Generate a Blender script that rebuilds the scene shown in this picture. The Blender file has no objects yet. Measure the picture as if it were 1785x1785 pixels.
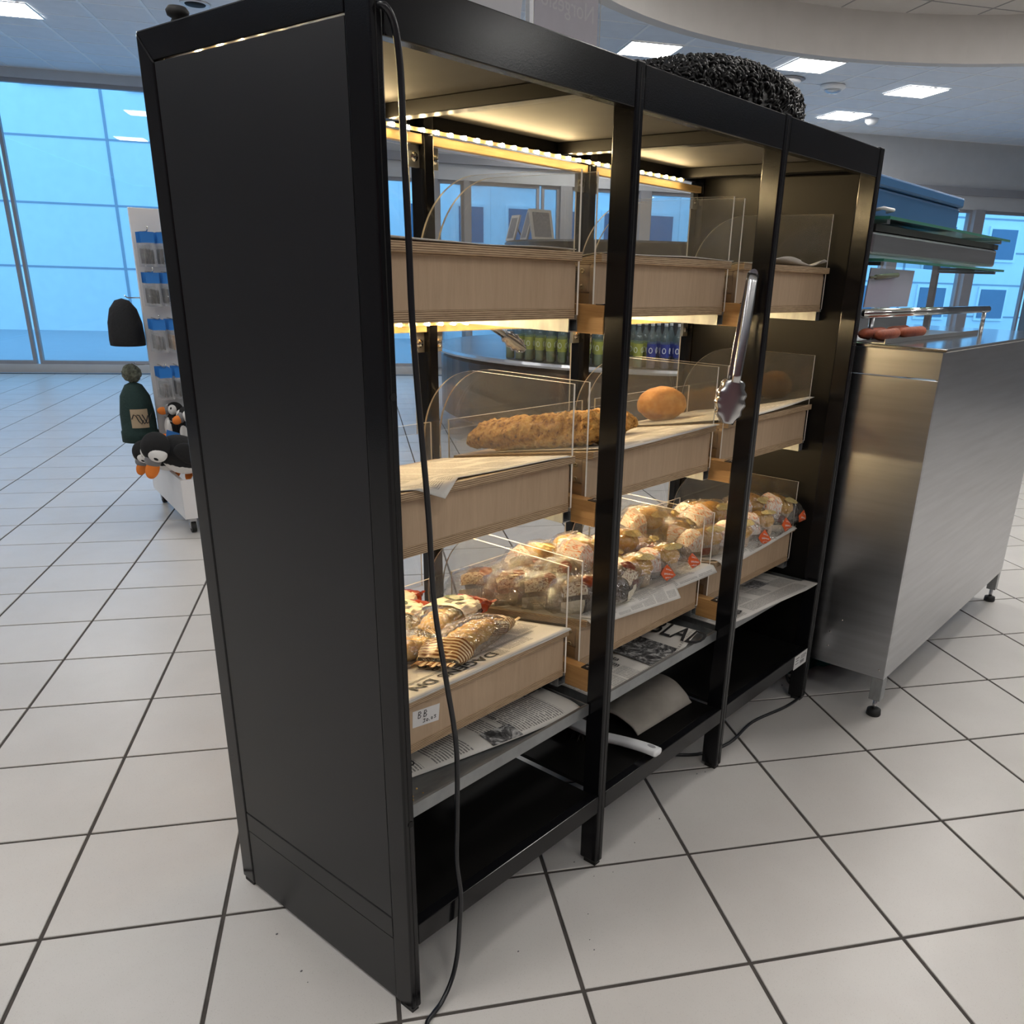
import bpy, math, random
from mathutils import Vector, Matrix, noise

# ------------------------------------------------------------------ camera
# all positions below are laid out in plan units; S turns them into metres
S = 0.8
sc = bpy.context.scene
col = sc.collection
rnd = random.Random(11)

CAM = Vector((-0.93171, -1.15241, 1.59001))
FWD = Vector((0.73005, 0.584105, -0.35475))
RIGHT = Vector((0.633615, -0.773022, 0.031133))
UP = Vector((0.256045, 0.247504, 0.934443))
cd = bpy.data.cameras.new('camera')
cam = bpy.data.objects.new('camera', cd)
col.objects.link(cam)
cd.sensor_fit = 'HORIZONTAL'
cd.sensor_width = 36.0
cd.lens = 1466.764 / 1785 * 36
cd.shift_x = (892.5 - 987.78) / 1785
cd.shift_y = (1034.38 - 892.5) / 1785
cd.clip_start = 0.02
cd.clip_end = 200
R3 = Matrix((RIGHT, UP, -FWD)).transposed()
cam.matrix_world = Matrix.Translation(CAM * S) @ R3.to_4x4()
sc.camera = cam

# ------------------------------------------------------------------ world, exposure
w = bpy.data.worlds.new('daylight')
sc.world = w
w.use_nodes = True
bg = w.node_tree.nodes['Background']
bg.inputs[0].default_value = (0.20, 0.56, 1.0, 1)
bg.inputs[1].default_value = 2.9
vs = sc.view_settings
vs.view_transform = 'Standard'
vs.look = 'None'
vs.exposure = 0.0
vs.gamma = 1.0
vs.use_curve_mapping = False
sc.cycles.transparent_max_bounces = 40
sc.cycles.max_bounces = 9
sc.cycles.diffuse_bounces = 4
sc.cycles.glossy_bounces = 4
sc.cycles.caustics_reflective = False
sc.cycles.caustics_refractive = False
sc.cycles.sample_clamp_indirect = 6.0
PANEL_EMIT = 30.0      # ceiling panels
LED_EMIT = 900.0      # LED strip beads

# ------------------------------------------------------------------ room axes (floor grid is turned to the shelf)
TH = -0.650984
E1 = Vector((math.cos(TH), math.sin(TH), 0))
E2 = Vector((-math.sin(TH), math.cos(TH), 0))
def ab(a, b, z=0.0):
    return E1 * a + E2 * b + Vector((0, 0, z))

# ------------------------------------------------------------------ mesh helpers
class MB:
    def __init__(s):
        s.v = []; s.f = []; s.m = []; s.uv = []
    def face(s, pts, mi=0, uv=None):
        k = len(s.v); s.v += [Vector(p) for p in pts]
        s.f.append(tuple(range(k, k + len(pts)))); s.m.append(mi); s.uv.append(uv)
    def box(s, x0, x1, y0, y1, z0, z1, mi=0, mf=None):
        """mf: material per side (-x,+x,-y,+y,-z,+z)"""
        k = len(s.v)
        s.v += [Vector((x, y, z)) for z in (z0, z1) for y in (y0, y1) for x in (x0, x1)]
        for q, fc in enumerate(((0, 4, 6, 2), (1, 3, 7, 5), (0, 1, 5, 4), (2, 6, 7, 3), (0, 2, 3, 1), (4, 5, 7, 6))):
            s.f.append(tuple(k + i for i in fc)); s.m.append(mf[q] if mf else mi); s.uv.append(None)
        return s
    def prism(s, poly, ax, t0, t1, mi=0, mside=None):
        """poly: 2d outline; ax: axis of extrusion ('x': outline is (y,z), 'y': (x,z), 'z': (x,y))"""
        def P(p, t):
            return {'x': (t, p[0], p[1]), 'y': (p[0], t, p[1]), 'z': (p[0], p[1], t)}[ax]
        n = len(poly); k = len(s.v)
        s.v += [Vector(P(p, t0)) for p in poly] + [Vector(P(p, t1)) for p in poly]
        s.f += [tuple(k + i for i in range(n))[::-1], tuple(k + n + i for i in range(n))]
        s.m += [mi, mi]; s.uv += [None, None]
        for i in range(n):
            j = (i + 1) % n
            s.f.append((k + i, k + j, k + n + j, k + n + i)); s.m.append(mi if mside is None else mside); s.uv.append(None)
        return s
    def tube(s, pts, r, n=8, mi=0, cap=True):
        pts = [Vector(p) for p in pts]
        rs = r if isinstance(r, (list, tuple)) else [r] * len(pts)
        k = len(s.v); prev = None
        for i, p in enumerate(pts):
            d = (pts[min(i + 1, len(pts) - 1)] - pts[max(i - 1, 0)])
            d = d.normalized() if d.length > 1e-9 else Vector((0, 0, 1))
            if prev is None:
                a = d.orthogonal().normalized()
            else:
                a = prev - d * prev.dot(d)
                a = a.normalized() if a.length > 1e-6 else d.orthogonal().normalized()
            prev = a; b = d.cross(a)
            for j in range(n):
                t = 2 * math.pi * j / n
                s.v.append(p + (a * math.cos(t) + b * math.sin(t)) * rs[i])
        for i in range(len(pts) - 1):
            for j in range(n):
                j2 = (j + 1) % n
                s.f.append((k + i * n + j, k + i * n + j2, k + (i + 1) * n + j2, k + (i + 1) * n + j)); s.m.append(mi); s.uv.append(None)
        if cap:
            s.f.append(tuple(k + j for j in range(n))[::-1]); s.m.append(mi); s.uv.append(None)
            e = k + (len(pts) - 1) * n
            s.f.append(tuple(e + j for j in range(n))); s.m.append(mi); s.uv.append(None)
        return s
    def lathe(s, prof, n=24, c=(0, 0, 0), mi=0, arc=(0, 2 * math.pi), close=True):
        """prof: list of (r, z)"""
        k = len(s.v); full = abs(arc[1] - arc[0] - 2 * math.pi) < 1e-6
        m = n if full else n + 1
        for r, z in prof:
            for j in range(m):
                t = arc[0] + (arc[1] - arc[0]) * j / n
                s.v.append(Vector((c[0] + r * math.cos(t), c[1] + r * math.sin(t), c[2] + z)))
        for i in range(len(prof) - 1):
            for j in range(n):
                j2 = (j + 1) % m
                s.f.append((k + i * m + j, k + i * m + j2, k + (i + 1) * m + j2, k + (i + 1) * m + j)); s.m.append(mi); s.uv.append(None)
        if close and full:
            s.f.append(tuple(k + j for j in range(m))[::-1]); s.m.append(mi); s.uv.append(None)
            e = k + (len(prof) - 1) * m
            s.f.append(tuple(e + j for j in range(m))); s.m.append(mi); s.uv.append(None)
        return s
    def grid(s, fn, nu, nv, mi=0, wrap=False):
        k = len(s.v); mu = nu if wrap else nu + 1
        for j in range(nv + 1):
            for i in range(mu):
                s.v.append(Vector(fn(i / nu, j / nv)))
        for j in range(nv):
            for i in range(nu):
                i2 = (i + 1) % mu
                s.f.append((k + j * mu + i, k + j * mu + i2, k + (j + 1) * mu + i2, k + (j + 1) * mu + i)); s.m.append(mi)
                s.uv.append(((i / nu, j / nv), ((i + 1) / nu, j / nv), ((i + 1) / nu, (j + 1) / nv), (i / nu, (j + 1) / nv)))
        return s
    def ell(s, c, r, nu=20, nv=14, mi=0, fn=None, M=None):
        c = Vector(c)
        def P(u, v):
            t = 2 * math.pi * u; p = math.pi * (v - .5) * .998
            d = Vector((math.cos(p) * math.cos(t), math.cos(p) * math.sin(t), math.sin(p)))
            q = Vector((d.x * r[0], d.y * r[1], d.z * r[2]))
            if fn: q = q * fn(d)
            if M: q = M @ q
            return c + q
        return s.grid(P, nu, nv, mi, wrap=True)
    def move(s, M, start=0):
        for i in range(start, len(s.v)):
            s.v[i] = M @ s.v[i]
        return s

ORG = {}
def mesh_of(name, mb, mats, org=(0, 0, 0), smooth=False):
    me = bpy.data.meshes.new(name)
    o = Vector(org)
    me.from_pydata([(v - o) * S for v in mb.v], [], mb.f)
    for m in (mats if isinstance(mats, (list, tuple)) else [mats]):
        me.materials.append(m)
    for p, mi in zip(me.polygons, mb.m):
        p.material_index = mi
        p.use_smooth = smooth
    if any(u is not None for u in mb.uv):
        L = me.uv_layers.new(name='UVMap')
        for p, u in zip(me.polygons, mb.uv):
            if u is None: continue
            for li, c in zip(p.loop_indices, u):
                L.data[li].uv = c
    me.validate()
    me.update()
    return me
def obj(name, mb, mats, parent=None, org=None, smooth=False, bevel=0):
    """one mesh object; vertices are given in plan coordinates"""
    if parent is not None:
        o_ = ORG[parent.name]
    else:
        o_ = Vector(org) if org is not None else Vector((0, 0, 0))
    me = mesh_of(name, mb, mats, o_, smooth)
    ob = bpy.data.objects.new(name, me)
    col.objects.link(ob)
    if parent is not None:
        ob.parent = parent
    else:
        ob.location = o_ * S
    ORG[ob.name] = o_
    if bevel:
        b = ob.modifiers.new('bevel', 'BEVEL'); b.width = bevel * S; b.segments = 2; b.limit_method = 'ANGLE'
    return ob
def tag(o, label, cat, group=None, kind=None):
    if label: o['label'] = label
    if cat: o['category'] = cat
    if group: o['group'] = group
    if kind: o['kind'] = kind
    return o
def root(name, label, cat, loc=(0, 0, 0), group=None):
    e = bpy.data.objects.new(name, None)
    col.objects.link(e)
    e.empty_display_size = 0.05
    e.location = Vector(loc) * S
    ORG[e.name] = Vector(loc)
    return tag(e, label, cat, group)
def struct(o):
    o['kind'] = 'structure'
    return o
def dup(r, loc, rot=(0, 0, 0), label=None, group=None, scale=1.0):
    c = r.copy(); col.objects.link(c)
    c.location = Vector(loc) * S; c.rotation_euler = rot; c.scale = (scale,) * 3
    if label: c['label'] = label
    if group: c['group'] = group
    for ch in list(r.children):
        k = ch.copy(); col.objects.link(k); k.parent = c
        for g in list(ch.children):
            q = g.copy(); col.objects.link(q); q.parent = k
    return c
def text_mb(body, size, M, mb=None, mi=0, res=3, shear=0.0, bold=0.0):
    cu = bpy.data.curves.new('print', 'FONT'); cu.body = body; cu.size = size
    cu.resolution_u = res; cu.shear = shear; cu.offset = bold; cu.fill_mode = 'FRONT'
    t = bpy.data.objects.new('print', cu); col.objects.link(t)
    dg = bpy.context.evaluated_depsgraph_get(); dg.update()
    me = bpy.data.meshes.new_from_object(t.evaluated_get(dg))
    mb = mb or MB(); k = len(mb.v)
    mb.v += [M @ v.co for v in me.vertices]
    for p in me.polygons:
        mb.f.append(tuple(k + i for i in p.vertices)); mb.m.append(mi); mb.uv.append(None)
    bpy.data.objects.remove(t); bpy.data.curves.remove(cu); bpy.data.meshes.remove(me)
    return mb
def frame(o, x, y):
    x = Vector(x).normalized(); y = Vector(y); z = x.cross(y).normalized(); y = z.cross(x)
    return Matrix.Translation(Vector(o)) @ Matrix((x, y, z)).transposed().to_4x4()

# ------------------------------------------------------------------ material helpers
class N:
    def __init__(s, name):
        s.mat = bpy.data.materials.new(name); s.mat.use_nodes = True
        s.t = s.mat.node_tree; s.n = s.t.nodes; s.l = s.t.links
        s.b = s.n['Principled BSDF']; s.out = s.n['Material Output']
    def node(s, ty, **kw):
        nd = s.n.new(ty)
        for k, v in kw.items(): setattr(nd, k, v)
        return nd
    def put(s, sock, v):
        if hasattr(v, 'is_linked') or isinstance(v, bpy.types.NodeSocket): s.l.new(v, sock)
        else: sock.default_value = v
    def m(s, op, a, b=None, c=None):
        nd = s.node('ShaderNodeMath', operation=op)
        for i, x in enumerate((a, b, c)):
            if x is not None: s.put(nd.inputs[i], x)
        return nd.outputs[0]
    def coord(s, which='Object', scale=(1, 1, 1), rot=(0, 0, 0)):
        tc = s.node('ShaderNodeTexCoord'); mp = s.node('ShaderNodeMapping')
        mp.inputs['Scale'].default_value = scale; mp.inputs['Rotation'].default_value = rot
        s.l.new(tc.outputs[which], mp.inputs[0]); return mp.outputs[0]
    def noise(s, vec, scale=5, detail=3, rough=.5, dist=0):
        nd = s.node('ShaderNodeTexNoise'); nd.inputs['Scale'].default_value = scale
        nd.inputs['Detail'].default_value = detail; nd.inputs['Roughness'].default_value = rough
        nd.inputs['Distortion'].default_value = dist
        if vec is not None: s.l.new(vec, nd.inputs['Vector'])
        return nd.outputs['Fac']
    def ramp(s, fac, stops):
        r = s.node('ShaderNodeValToRGB'); e = r.color_ramp.elements
        while len(e) < len(stops): e.new(.5)
        for x, (p, c) in zip(e, stops):
            x.position = p; x.color = (*c, 1) if len(c) == 3 else c
        s.put(r.inputs[0], fac); return r.outputs[0]
    def mix(s, f, a, b):
        nd = s.node('ShaderNodeMix', data_type='RGBA')
        s.put(nd.inputs[0], f)
        for i, x in ((6, a), (7, b)):
            s.put(nd.inputs[i], (*x, 1) if isinstance(x, tuple) and len(x) == 3 else x)
        return nd.outputs[2]
    def bump(s, h, strength=.2, dist=.005):
        nd = s.node('ShaderNodeBump'); nd.inputs['Strength'].default_value = strength
        nd.inputs['Distance'].default_value = dist
        s.l.new(h, nd.inputs['Height']); s.l.new(nd.outputs[0], s.b.inputs['Normal']); return nd
def plain(name, c, rough=.5, metal=0.0, var=0.0, vs_=6.0, vscale=(1, 1, 1), bump=0.0, bs=200.0, bd=.002, spec=.5, coat=0.0):
    n = N(name); n.b.inputs['Roughness'].default_value = rough; n.b.inputs['Metallic'].default_value = metal
    n.b.inputs['Specular IOR Level'].default_value = spec
    if coat: n.b.inputs['Coat Weight'].default_value = coat; n.b.inputs['Coat Roughness'].default_value = .12
    vec = n.coord('Object', vscale)
    f = n.noise(vec, vs_, 4, .55)
    v = max(var, .03)
    c1 = tuple(max(0, x * (1 - v)) for x in c); c2 = tuple(min(1, x * (1 + v)) for x in c)
    n.l.new(n.ramp(f, [(.3, c1), (.7, c2)]), n.b.inputs['Base Color'])
    if bump: n.bump(n.noise(n.coord('Object'), bs, 2, .5), bump, bd)
    return n.mat
def emit(name, c, s):
    n = N(name); n.b.inputs['Base Color'].default_value = (*c, 1)
    n.b.inputs['Emission Color'].default_value = (*c, 1); n.b.inputs['Emission Strength'].default_value = s
    return n.mat
def clear(name, tint=(.97, .97, .97), base=.03, rough=.03, haze=0.02, hcol=(.8, .8, .8), ior=1.45, crinkle=0.0, cscale=40, hz_scale=30):
    """thin clear sheet: see-through with a fresnel gloss and a trace of dust"""
    n = N(name); n.n.remove(n.b)
    tr = n.node('ShaderNodeBsdfTransparent'); tr.inputs[0].default_value = (*tint, 1)
    gl = n.node('ShaderNodeBsdfGlossy'); gl.inputs['Roughness'].default_value = rough
    fr = n.node('ShaderNodeFresnel')      # same outside index on both faces of the sheet
    ge = n.node('ShaderNodeNewGeometry')
    n.l.new(n.m('POWER', ior, n.m('SUBTRACT', 1.0, n.m('MULTIPLY', ge.outputs['Backfacing'], 2.0))), fr.inputs[0])
    fac = n.m('MINIMUM', n.m('ADD', fr.outputs[0], base), 1.0)
    if crinkle:
        bp = n.node('ShaderNodeBump'); bp.inputs['Strength'].default_value = crinkle; bp.inputs['Distance'].default_value = .01
        n.l.new(n.noise(n.coord('Object'), cscale, 3, .6), bp.inputs['Height'])
        n.l.new(bp.outputs[0], gl.inputs['Normal']); n.l.new(bp.outputs[0], fr.inputs['Normal'])
    mx = n.node('ShaderNodeMixShader'); n.l.new(fac, mx.inputs[0]); n.l.new(tr.outputs[0], mx.inputs[1]); n.l.new(gl.outputs[0], mx.inputs[2])
    out = mx.outputs[0]
    if haze:
        df = n.node('ShaderNodeBsdfDiffuse'); df.inputs[0].default_value = (*hcol, 1)
        hz = n.m('MULTIPLY', n.noise(n.coord('Object', (1, 1, 1)), hz_scale, 5, .65), haze * 2)
        m2 = n.node('ShaderNodeMixShader'); n.l.new(hz, m2.inputs[0]); n.l.new(out, m2.inputs[1]); n.l.new(df.outputs[0], m2.inputs[2])
        out = m2.outputs[0]
    n.l.new(out, n.out.inputs[0])
    return n.mat
def wood(name, c1, c2, stretch, scale=9, rough=.55, bump=.08):
    n = N(name); vec = n.coord('Object', stretch)
    f = n.noise(vec, scale, 6, .62, .6); g = n.noise(n.coord('Object', tuple(x * 6 for x in stretch)), scale, 3, .6)
    fac = n.m('ADD', n.m('MULTIPLY', f, .75), n.m('MULTIPLY', g, .25))
    n.l.new(n.ramp(fac, [(.32, c1), (.68, c2)]), n.b.inputs['Base Color'])
    n.b.inputs['Roughness'].default_value = rough
    n.bump(g, bump, .002)
    return n.mat

MAT = {}
MAT['frame'] = plain('black_frame_paint', (.006, .006, .0072), .17, bump=.06, bs=500, bd=.001, var=.1, spec=.33)
MAT['panel'] = plain('black_panel_paint', (.009, .009, .011), .38, bump=.06, bs=700, bd=.001, var=.06, spec=.45)
MAT['inner'] = plain('black_inner_paint', (.007, .0065, .006), .40, bump=.05, bs=600, bd=.001, spec=.16)
MAT['roof_in'] = plain('dusty_roof_underside', (.055, .050, .043), .75, var=.12, vs_=9)
MAT['rubber'] = plain('black_rubber', (.012, .012, .012), .6)
MAT['ply'] = wood('birch_plywood_face', (.47, .335, .215), (.57, .42, .28), (14, 14, 1.2), 5, .55, .05)
def ply_edge():
    n = N('birch_plywood_edge'); tc = n.node('ShaderNodeTexCoord'); sx = n.node('ShaderNodeSeparateXYZ'); n.l.new(tc.outputs['Object'], sx.inputs[0])
    w_ = n.m('SINE', n.m('MULTIPLY', sx.outputs['Z'], 1900.0))
    g = n.noise(n.coord('Object', (6, 6, 120)), 6, 4, .6)
    fac = n.m('ADD', n.m('MULTIPLY', w_, .32), g)
    n.l.new(n.ramp(fac, [(.28, (.20, .12, .065)), (.55, (.50, .35, .21)), (.8, (.62, .46, .29))]), n.b.inputs['Base Color'])
    n.b.inputs['Roughness'].default_value = .6
    return n.mat
MAT['ply_edge'] = ply_edge()
MAT['ply_top'] = wood('birch_board_top', (.58, .43, .26), (.70, .55, .36), (1.5, 12, 12), 4, .5, .05)
MAT['brown_ply'] = wood('brown_plywood_side', (.36, .21, .09), (.52, .33, .16), (10, 1, 16), 5, .5, .06)
MAT['pine'] = wood('pine_runner', (.40, .20, .065), (.58, .33, .12), (6, 1.2, 22), 4, .45, .06)
MAT['led_wood'] = wood('pine_led_board', (.60, .40, .16), (.78, .57, .27), (1.2, 6, 26), 4, .45, .05)
MAT['acrylic'] = clear('clear_acrylic', (.965, .968, .965), .015, .04, .022, (.75, .74, .72), 1.42)
MAT['acrylic_edge_lit'] = plain('acrylic_edge_lit', (.93, .86, .74), .35)  # bright cream stands in for LED light piped to the sheet edges
MAT['pane'] = clear('back_pane_acrylic', (.955, .96, .96), .01, .03, .015, (.7, .7, .72), 1.42)
MAT['glass'] = clear('window_glass', (.93, .96, .97), .0, .01, 0)
MAT['galv'] = plain('galvanised_steel', (.34, .355, .36), .42, .75, var=.18, vs_=14, vscale=(1, 3, 1))
MAT['steel'] = plain('brushed_steel', (.50, .51, .53), .28, 1.0, var=.08, vs_=6, vscale=(.4, .4, 8), bump=.05, bs=30, bd=.003)
MAT['chrome'] = plain('chrome', (.75, .74, .70), .12, 1.0)
MAT['tong_steel'] = plain('tong_steel', (.62, .62, .62), .2, 1.0, var=.05)
MAT['screw'] = plain('screw_head', (.42, .34, .22), .35, .8)
MAT['dark'] = plain('dark_hole', (.004, .004, .004), .8)
MAT['led'] = emit('warm_led', (1.0, .74, .38), LED_EMIT)
MAT['led_side'] = emit('warm_led_underside', (1.0, .74, .38), LED_EMIT * .22)
MAT['led_tape'] = plain('led_tape', (.75, .55, .3), .4)
MAT['cable'] = plain('black_cable', (.010, .011, .014), .3)
MAT['white'] = plain('white_plastic', (.78, .79, .80), .35)
MAT['white_lam'] = plain('white_laminate', (.80, .80, .81), .3)
MAT['ink'] = plain('printing_ink', (.02, .02, .022), .7)
MAT['ink_soft'] = plain('grey_ink', (.18, .18, .19), .7)
MAT['sticker'] = plain('white_sticker', (.80, .80, .80), .4)
MAT['panel_light'] = emit('light_panel', (1.0, .97, .93), PANEL_EMIT)
MAT['grout'] = plain('dark_grout', (.060, .052, .046), .85, var=.3, vs_=20)
def tile_mat():
    n = N('speckled_floor_tile'); v = n.node('ShaderNodeNewGeometry').outputs['Position']
    vo = n.node('ShaderNodeTexVoronoi'); vo.inputs['Scale'].default_value = 420; n.l.new(v, vo.inputs['Vector'])
    rn = n.noise(v, 260, 2, .7)
    sp = n.m('LESS_THAN', n.m('ADD', vo.outputs['Distance'], n.m('MULTIPLY', rn, .55)), .40)
    big = n.noise(v, 3.0, 4, .6)
    oi = n.node('ShaderNodeObjectInfo')
    base = n.ramp(n.m('ADD', n.m('MULTIPLY', big, .8), n.m('MULTIPLY', oi.outputs['Random'], .2)), [(.25, (.56, .535, .505)), (.75, (.64, .615, .585))])
    n.l.new(n.mix(n.m('MULTIPLY', sp, .62), base, (.22, .19, .165)), n.b.inputs['Base Color'])
    n.l.new(n.ramp(n.noise(v, 14, 3, .6), [(.3, (.30, .30, .30)), (.7, (.38, .38, .38))]), n.b.inputs['Roughness'])
    n.bump(rn, .03, .001)
    return n.mat
MAT['tile'] = tile_mat()
MAT['ceil'] = plain('ceiling_tile', (.86, .90, .96), .9, bump=.1, bs=120)
MAT['tbar'] = plain('ceiling_t_bar', (.97, .98, 1.0), .4)
MAT['soffit'] = plain('soffit_paint', (.62, .60, .58), .6)
MAT['wall_maroon'] = plain('maroon_shop_wall', (.13, .045, .055), .6)
MAT['wall_dark'] = plain('dark_shop_wall', (.16, .155, .155), .7)
MAT['wall'] = plain('wall_paint', (.62, .63, .64), .7)
MAT['mullion'] = plain('grey_mullion', (.36, .36, .38), .5)
def paper_mat(name, ncol=5, rows=70, ink=.75, base=(.74, .72, .67), photo=None, seed=0.0):
    """newsprint: columns of text lines with ragged words, ruled gaps and optional photo block (u0,u1,v0,v1)"""
    n = N(name); tc = n.node('ShaderNodeTexCoord'); sx = n.node('ShaderNodeSeparateXYZ'); n.l.new(tc.outputs['UV'], sx.inputs[0])
    u, v = sx.outputs['X'], sx.outputs['Y']
    line = n.m('FLOOR', n.m('MULTIPLY', v, rows)); fl = n.m('FRACT', n.m('MULTIPLY', v, rows))
    inl = n.m('MULTIPLY', n.m('GREATER_THAN', fl, .28), n.m('LESS_THAN', fl, .80))
    fc = n.m('FRACT', n.m('MULTIPLY', u, ncol)); cid = n.m('FLOOR', n.m('MULTIPLY', u, ncol))
    inc = n.m('MULTIPLY', n.m('GREATER_THAN', fc, .05), n.m('LESS_THAN', fc, .95))
    cx = n.node('ShaderNodeCombineXYZ'); n.l.new(n.m('MULTIPLY', u, ncol * 26.0), cx.inputs[0]); n.l.new(n.m('MULTIPLY', line, 3.7), cx.inputs[1]); cx.inputs[2].default_value = seed
    wd = n.m('GREATER_THAN', n.noise(cx.outputs[0], 1.0, 2, .8), .41)
    c2 = n.node('ShaderNodeCombineXYZ'); n.l.new(n.m('MULTIPLY', cid, 7.3), c2.inputs[0]); n.l.new(n.m('MULTIPLY', v, 9.0), c2.inputs[1]); c2.inputs[2].default_value = seed + 5
    para = n.m('GREATER_THAN', n.noise(c2.outputs[0], 1.0, 1, .4), .40)
    mask = n.m('MULTIPLY', n.m('MULTIPLY', n.m('MULTIPLY', inl, inc), wd), para)
    edge = n.m('MULTIPLY', n.m('MULTIPLY', n.m('GREATER_THAN', u, .03), n.m('LESS_THAN', u, .97)), n.m('MULTIPLY', n.m('GREATER_THAN', v, .035), n.m('LESS_THAN', v, .965)))
    mask = n.m('MULTIPLY', n.m('MULTIPLY', mask, edge), ink)
    stain = n.ramp(n.noise(n.coord('UV', (3, 3, 3)), 2, 3, .6), [(.3, tuple(x * .93 for x in base)), (.7, base)])
    c = n.mix(mask, stain, (.05, .05, .055))
    for ph in (photo or []):
        inside = n.m('MULTIPLY', n.m('MULTIPLY', n.m('GREATER_THAN', u, ph[0]), n.m('LESS_THAN', u, ph[1])), n.m('MULTIPLY', n.m('GREATER_THAN', v, ph[2]), n.m('LESS_THAN', v, ph[3])))
        pic = n.ramp(n.noise(n.coord('UV', (9, 9, 9)), 2.2, 5, .7, 1.2), [(.36, (.02, .02, .022)), (.5, (.16, .16, .165)), (.66, (.6, .6, .59))]) if len(ph) == 4 else base + (1,)
        c = n.mix(inside, c, pic)
    n.l.new(c, n.b.inputs['Base Color']); n.b.inputs['Roughness'].default_value = .85
    return n.mat
MAT['news_a'] = paper_mat('newsprint_columns', 6, 64, .55)
MAT['news_b'] = paper_mat('newsprint_dense', 7, 90, .5, seed=3.0)
MAT['paper'] = plain('plain_white_paper', (.80, .78, .74), .8)
# ================================================================== ROOM
A0, A1, B0, B1, HC = -7.0, 12.0, -7.0, 12.6, 3.9
TS, TX, TY = 0.42959, 0.57237, 0.09261
RB = TH   # room turn
def rbox(mb, a0, a1, b0, b1, z0, z1, mi=0, mf=None):
    k = len(mb.v); mb.box(a0, a1, b0, b1, z0, z1, mi, mf)
    for i in range(k, len(mb.v)):
        v = mb.v[i]; mb.v[i] = ab(v.x, v.y, v.z)
    return mb
fl = struct(obj('floor', rbox(MB(), A0, A1, B0, B1, -.05, -.0035), MAT['grout']))
def in_view(p, margin=.12):
    d = p - CAM; z = d.dot(FWD)
    if z < .15: return False
    u = 987.78 + 1466.76 * d.dot(RIGHT) / z; v = 1034.38 - 1466.76 * d.dot(UP) / z
    m = 1785 * margin
    return -m < u < 1785 + m and -m < v < 1785 + m
t0a, t0b = Vector((TX, TY, 0)).dot(E1), Vector((TX, TY, 0)).dot(E2)
cells = []
for i in range(int((A0 - t0a) / TS), int((A1 - t0a) / TS)):
    for j in range(int((B0 - t0b) / TS), int((B1 - t0b) / TS)):
        c = ab(t0a + (i + .5) * TS, t0b + (j + .5) * TS)
        near = min(((c + E1 * da + E2 * db) - CAM).length for da in (-.2, .2) for db in (-.2, .2))
        vis = any(in_view(c + E1 * da + E2 * db, .02) for da in (-.22, 0, .22) for db in (-.22, 0, .22))
        hid = (-0.02 < c.x < 2.1 and 0.05 < c.y < .62)
        cells.append((0 if vis and not hid else 1, near, c))
cells.sort(key=lambda q: (q[0], q[1]))
hw = TS / 2 - .0052
tmb = MB()
def bev_tile(mb, c, hw, z0, z1, ch):
    def ring(h, z): return [c + E1 * (sx * h) + E2 * (sy * h) + Vector((0, 0, z)) for sx, sy in ((-1, -1), (1, -1), (1, 1), (-1, 1))]
    r0, r1, r2 = ring(hw, z0), ring(hw, z1 - ch), ring(hw - ch, z1)
    for a_, b_ in ((r0, r1), (r1, r2)):
        for q in range(4):
            p = (q + 1) % 4
            mb.face([a_[q], a_[p], b_[p], b_[q]])
    mb.face(r2)
bev_tile(tmb, Vector((0, 0, 0)), hw, -.0034, 0, .0014)
tile_me = mesh_of('tile', tmb, MAT['tile'])
rest = MB()
for q, (h_, d_, c) in enumerate(cells):
    if q < 300:
        o = bpy.data.objects.new('tile', tile_me); col.objects.link(o); o.parent = fl; o.location = c * S
        o.rotation_euler = (rnd.uniform(-.0006, .0006), rnd.uniform(-.0006, .0006), 0)
    else:
        bev_tile(rest, c, hw, -.0034, 0, .0014)
o = obj('tile_field', rest, MAT['tile'], fl); o['kind'] = 'stuff'

# ---- ceiling: grid of square tiles on T-bars
ceil = struct(obj('ceiling', rbox(MB(), A0, A1, B0, B1, HC + .02, HC + .08), MAT['wall']))
CG, ca0, cb0 = .6, 2.92, 8.39
cc = []
for i in range(int((A0 - ca0) / CG), int((A1 - ca0) / CG)):
    for j in range(int((B0 - cb0) / CG) , int((B1 - cb0) / CG)):
        c = ab(ca0 + (i + .5) * CG, cb0 + (j + .5) * CG, HC)
        cc.append((0 if in_view(c, .04) else 1, (c - CAM).length, c))
cc.sort(key=lambda q: (q[0], q[1]))
cm = MB(); hw2 = CG / 2 - .016
for sgn in (0,):
    cm.face([E1 * (-hw2) + E2 * (-hw2), E1 * (-hw2) + E2 * hw2, E1 * hw2 + E2 * hw2, E1 * hw2 + E2 * (-hw2)])
    cm.face([E1 * (-hw2) + E2 * (-hw2) + Vector((0, 0, .012)), E1 * hw2 + E2 * (-hw2) + Vector((0, 0, .012)), E1 * hw2 + E2 * hw2 + Vector((0, 0, .012)), E1 * (-hw2) + E2 * hw2 + Vector((0, 0, .012))])
    ringp = [E1 * (sx * hw2) + E2 * (sy * hw2) for sx, sy in ((-1, -1), (1, -1), (1, 1), (-1, 1))]
    for q in range(4):
        p = (q + 1) % 4; up_ = Vector((0, 0, .012))
        cm.face([ringp[q], ringp[p], ringp[p] + up_, ringp[q] + up_])
ctile_me = mesh_of('ceiling_tile', cm, MAT['ceil'])
crest = MB()
for q, (v_, d_, c) in enumerate(cc):
    if q < 260:
        o = bpy.data.objects.new('ceiling_tile', ctile_me); col.objects.link(o); o.parent = ceil; o.location = c * S
    else:
        crest.face([c + E1 * (-hw2) + E2 * (-hw2), c + E1 * (-hw2) + E2 * hw2, c + E1 * hw2 + E2 * hw2, c + E1 * hw2 + E2 * (-hw2)])
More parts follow.
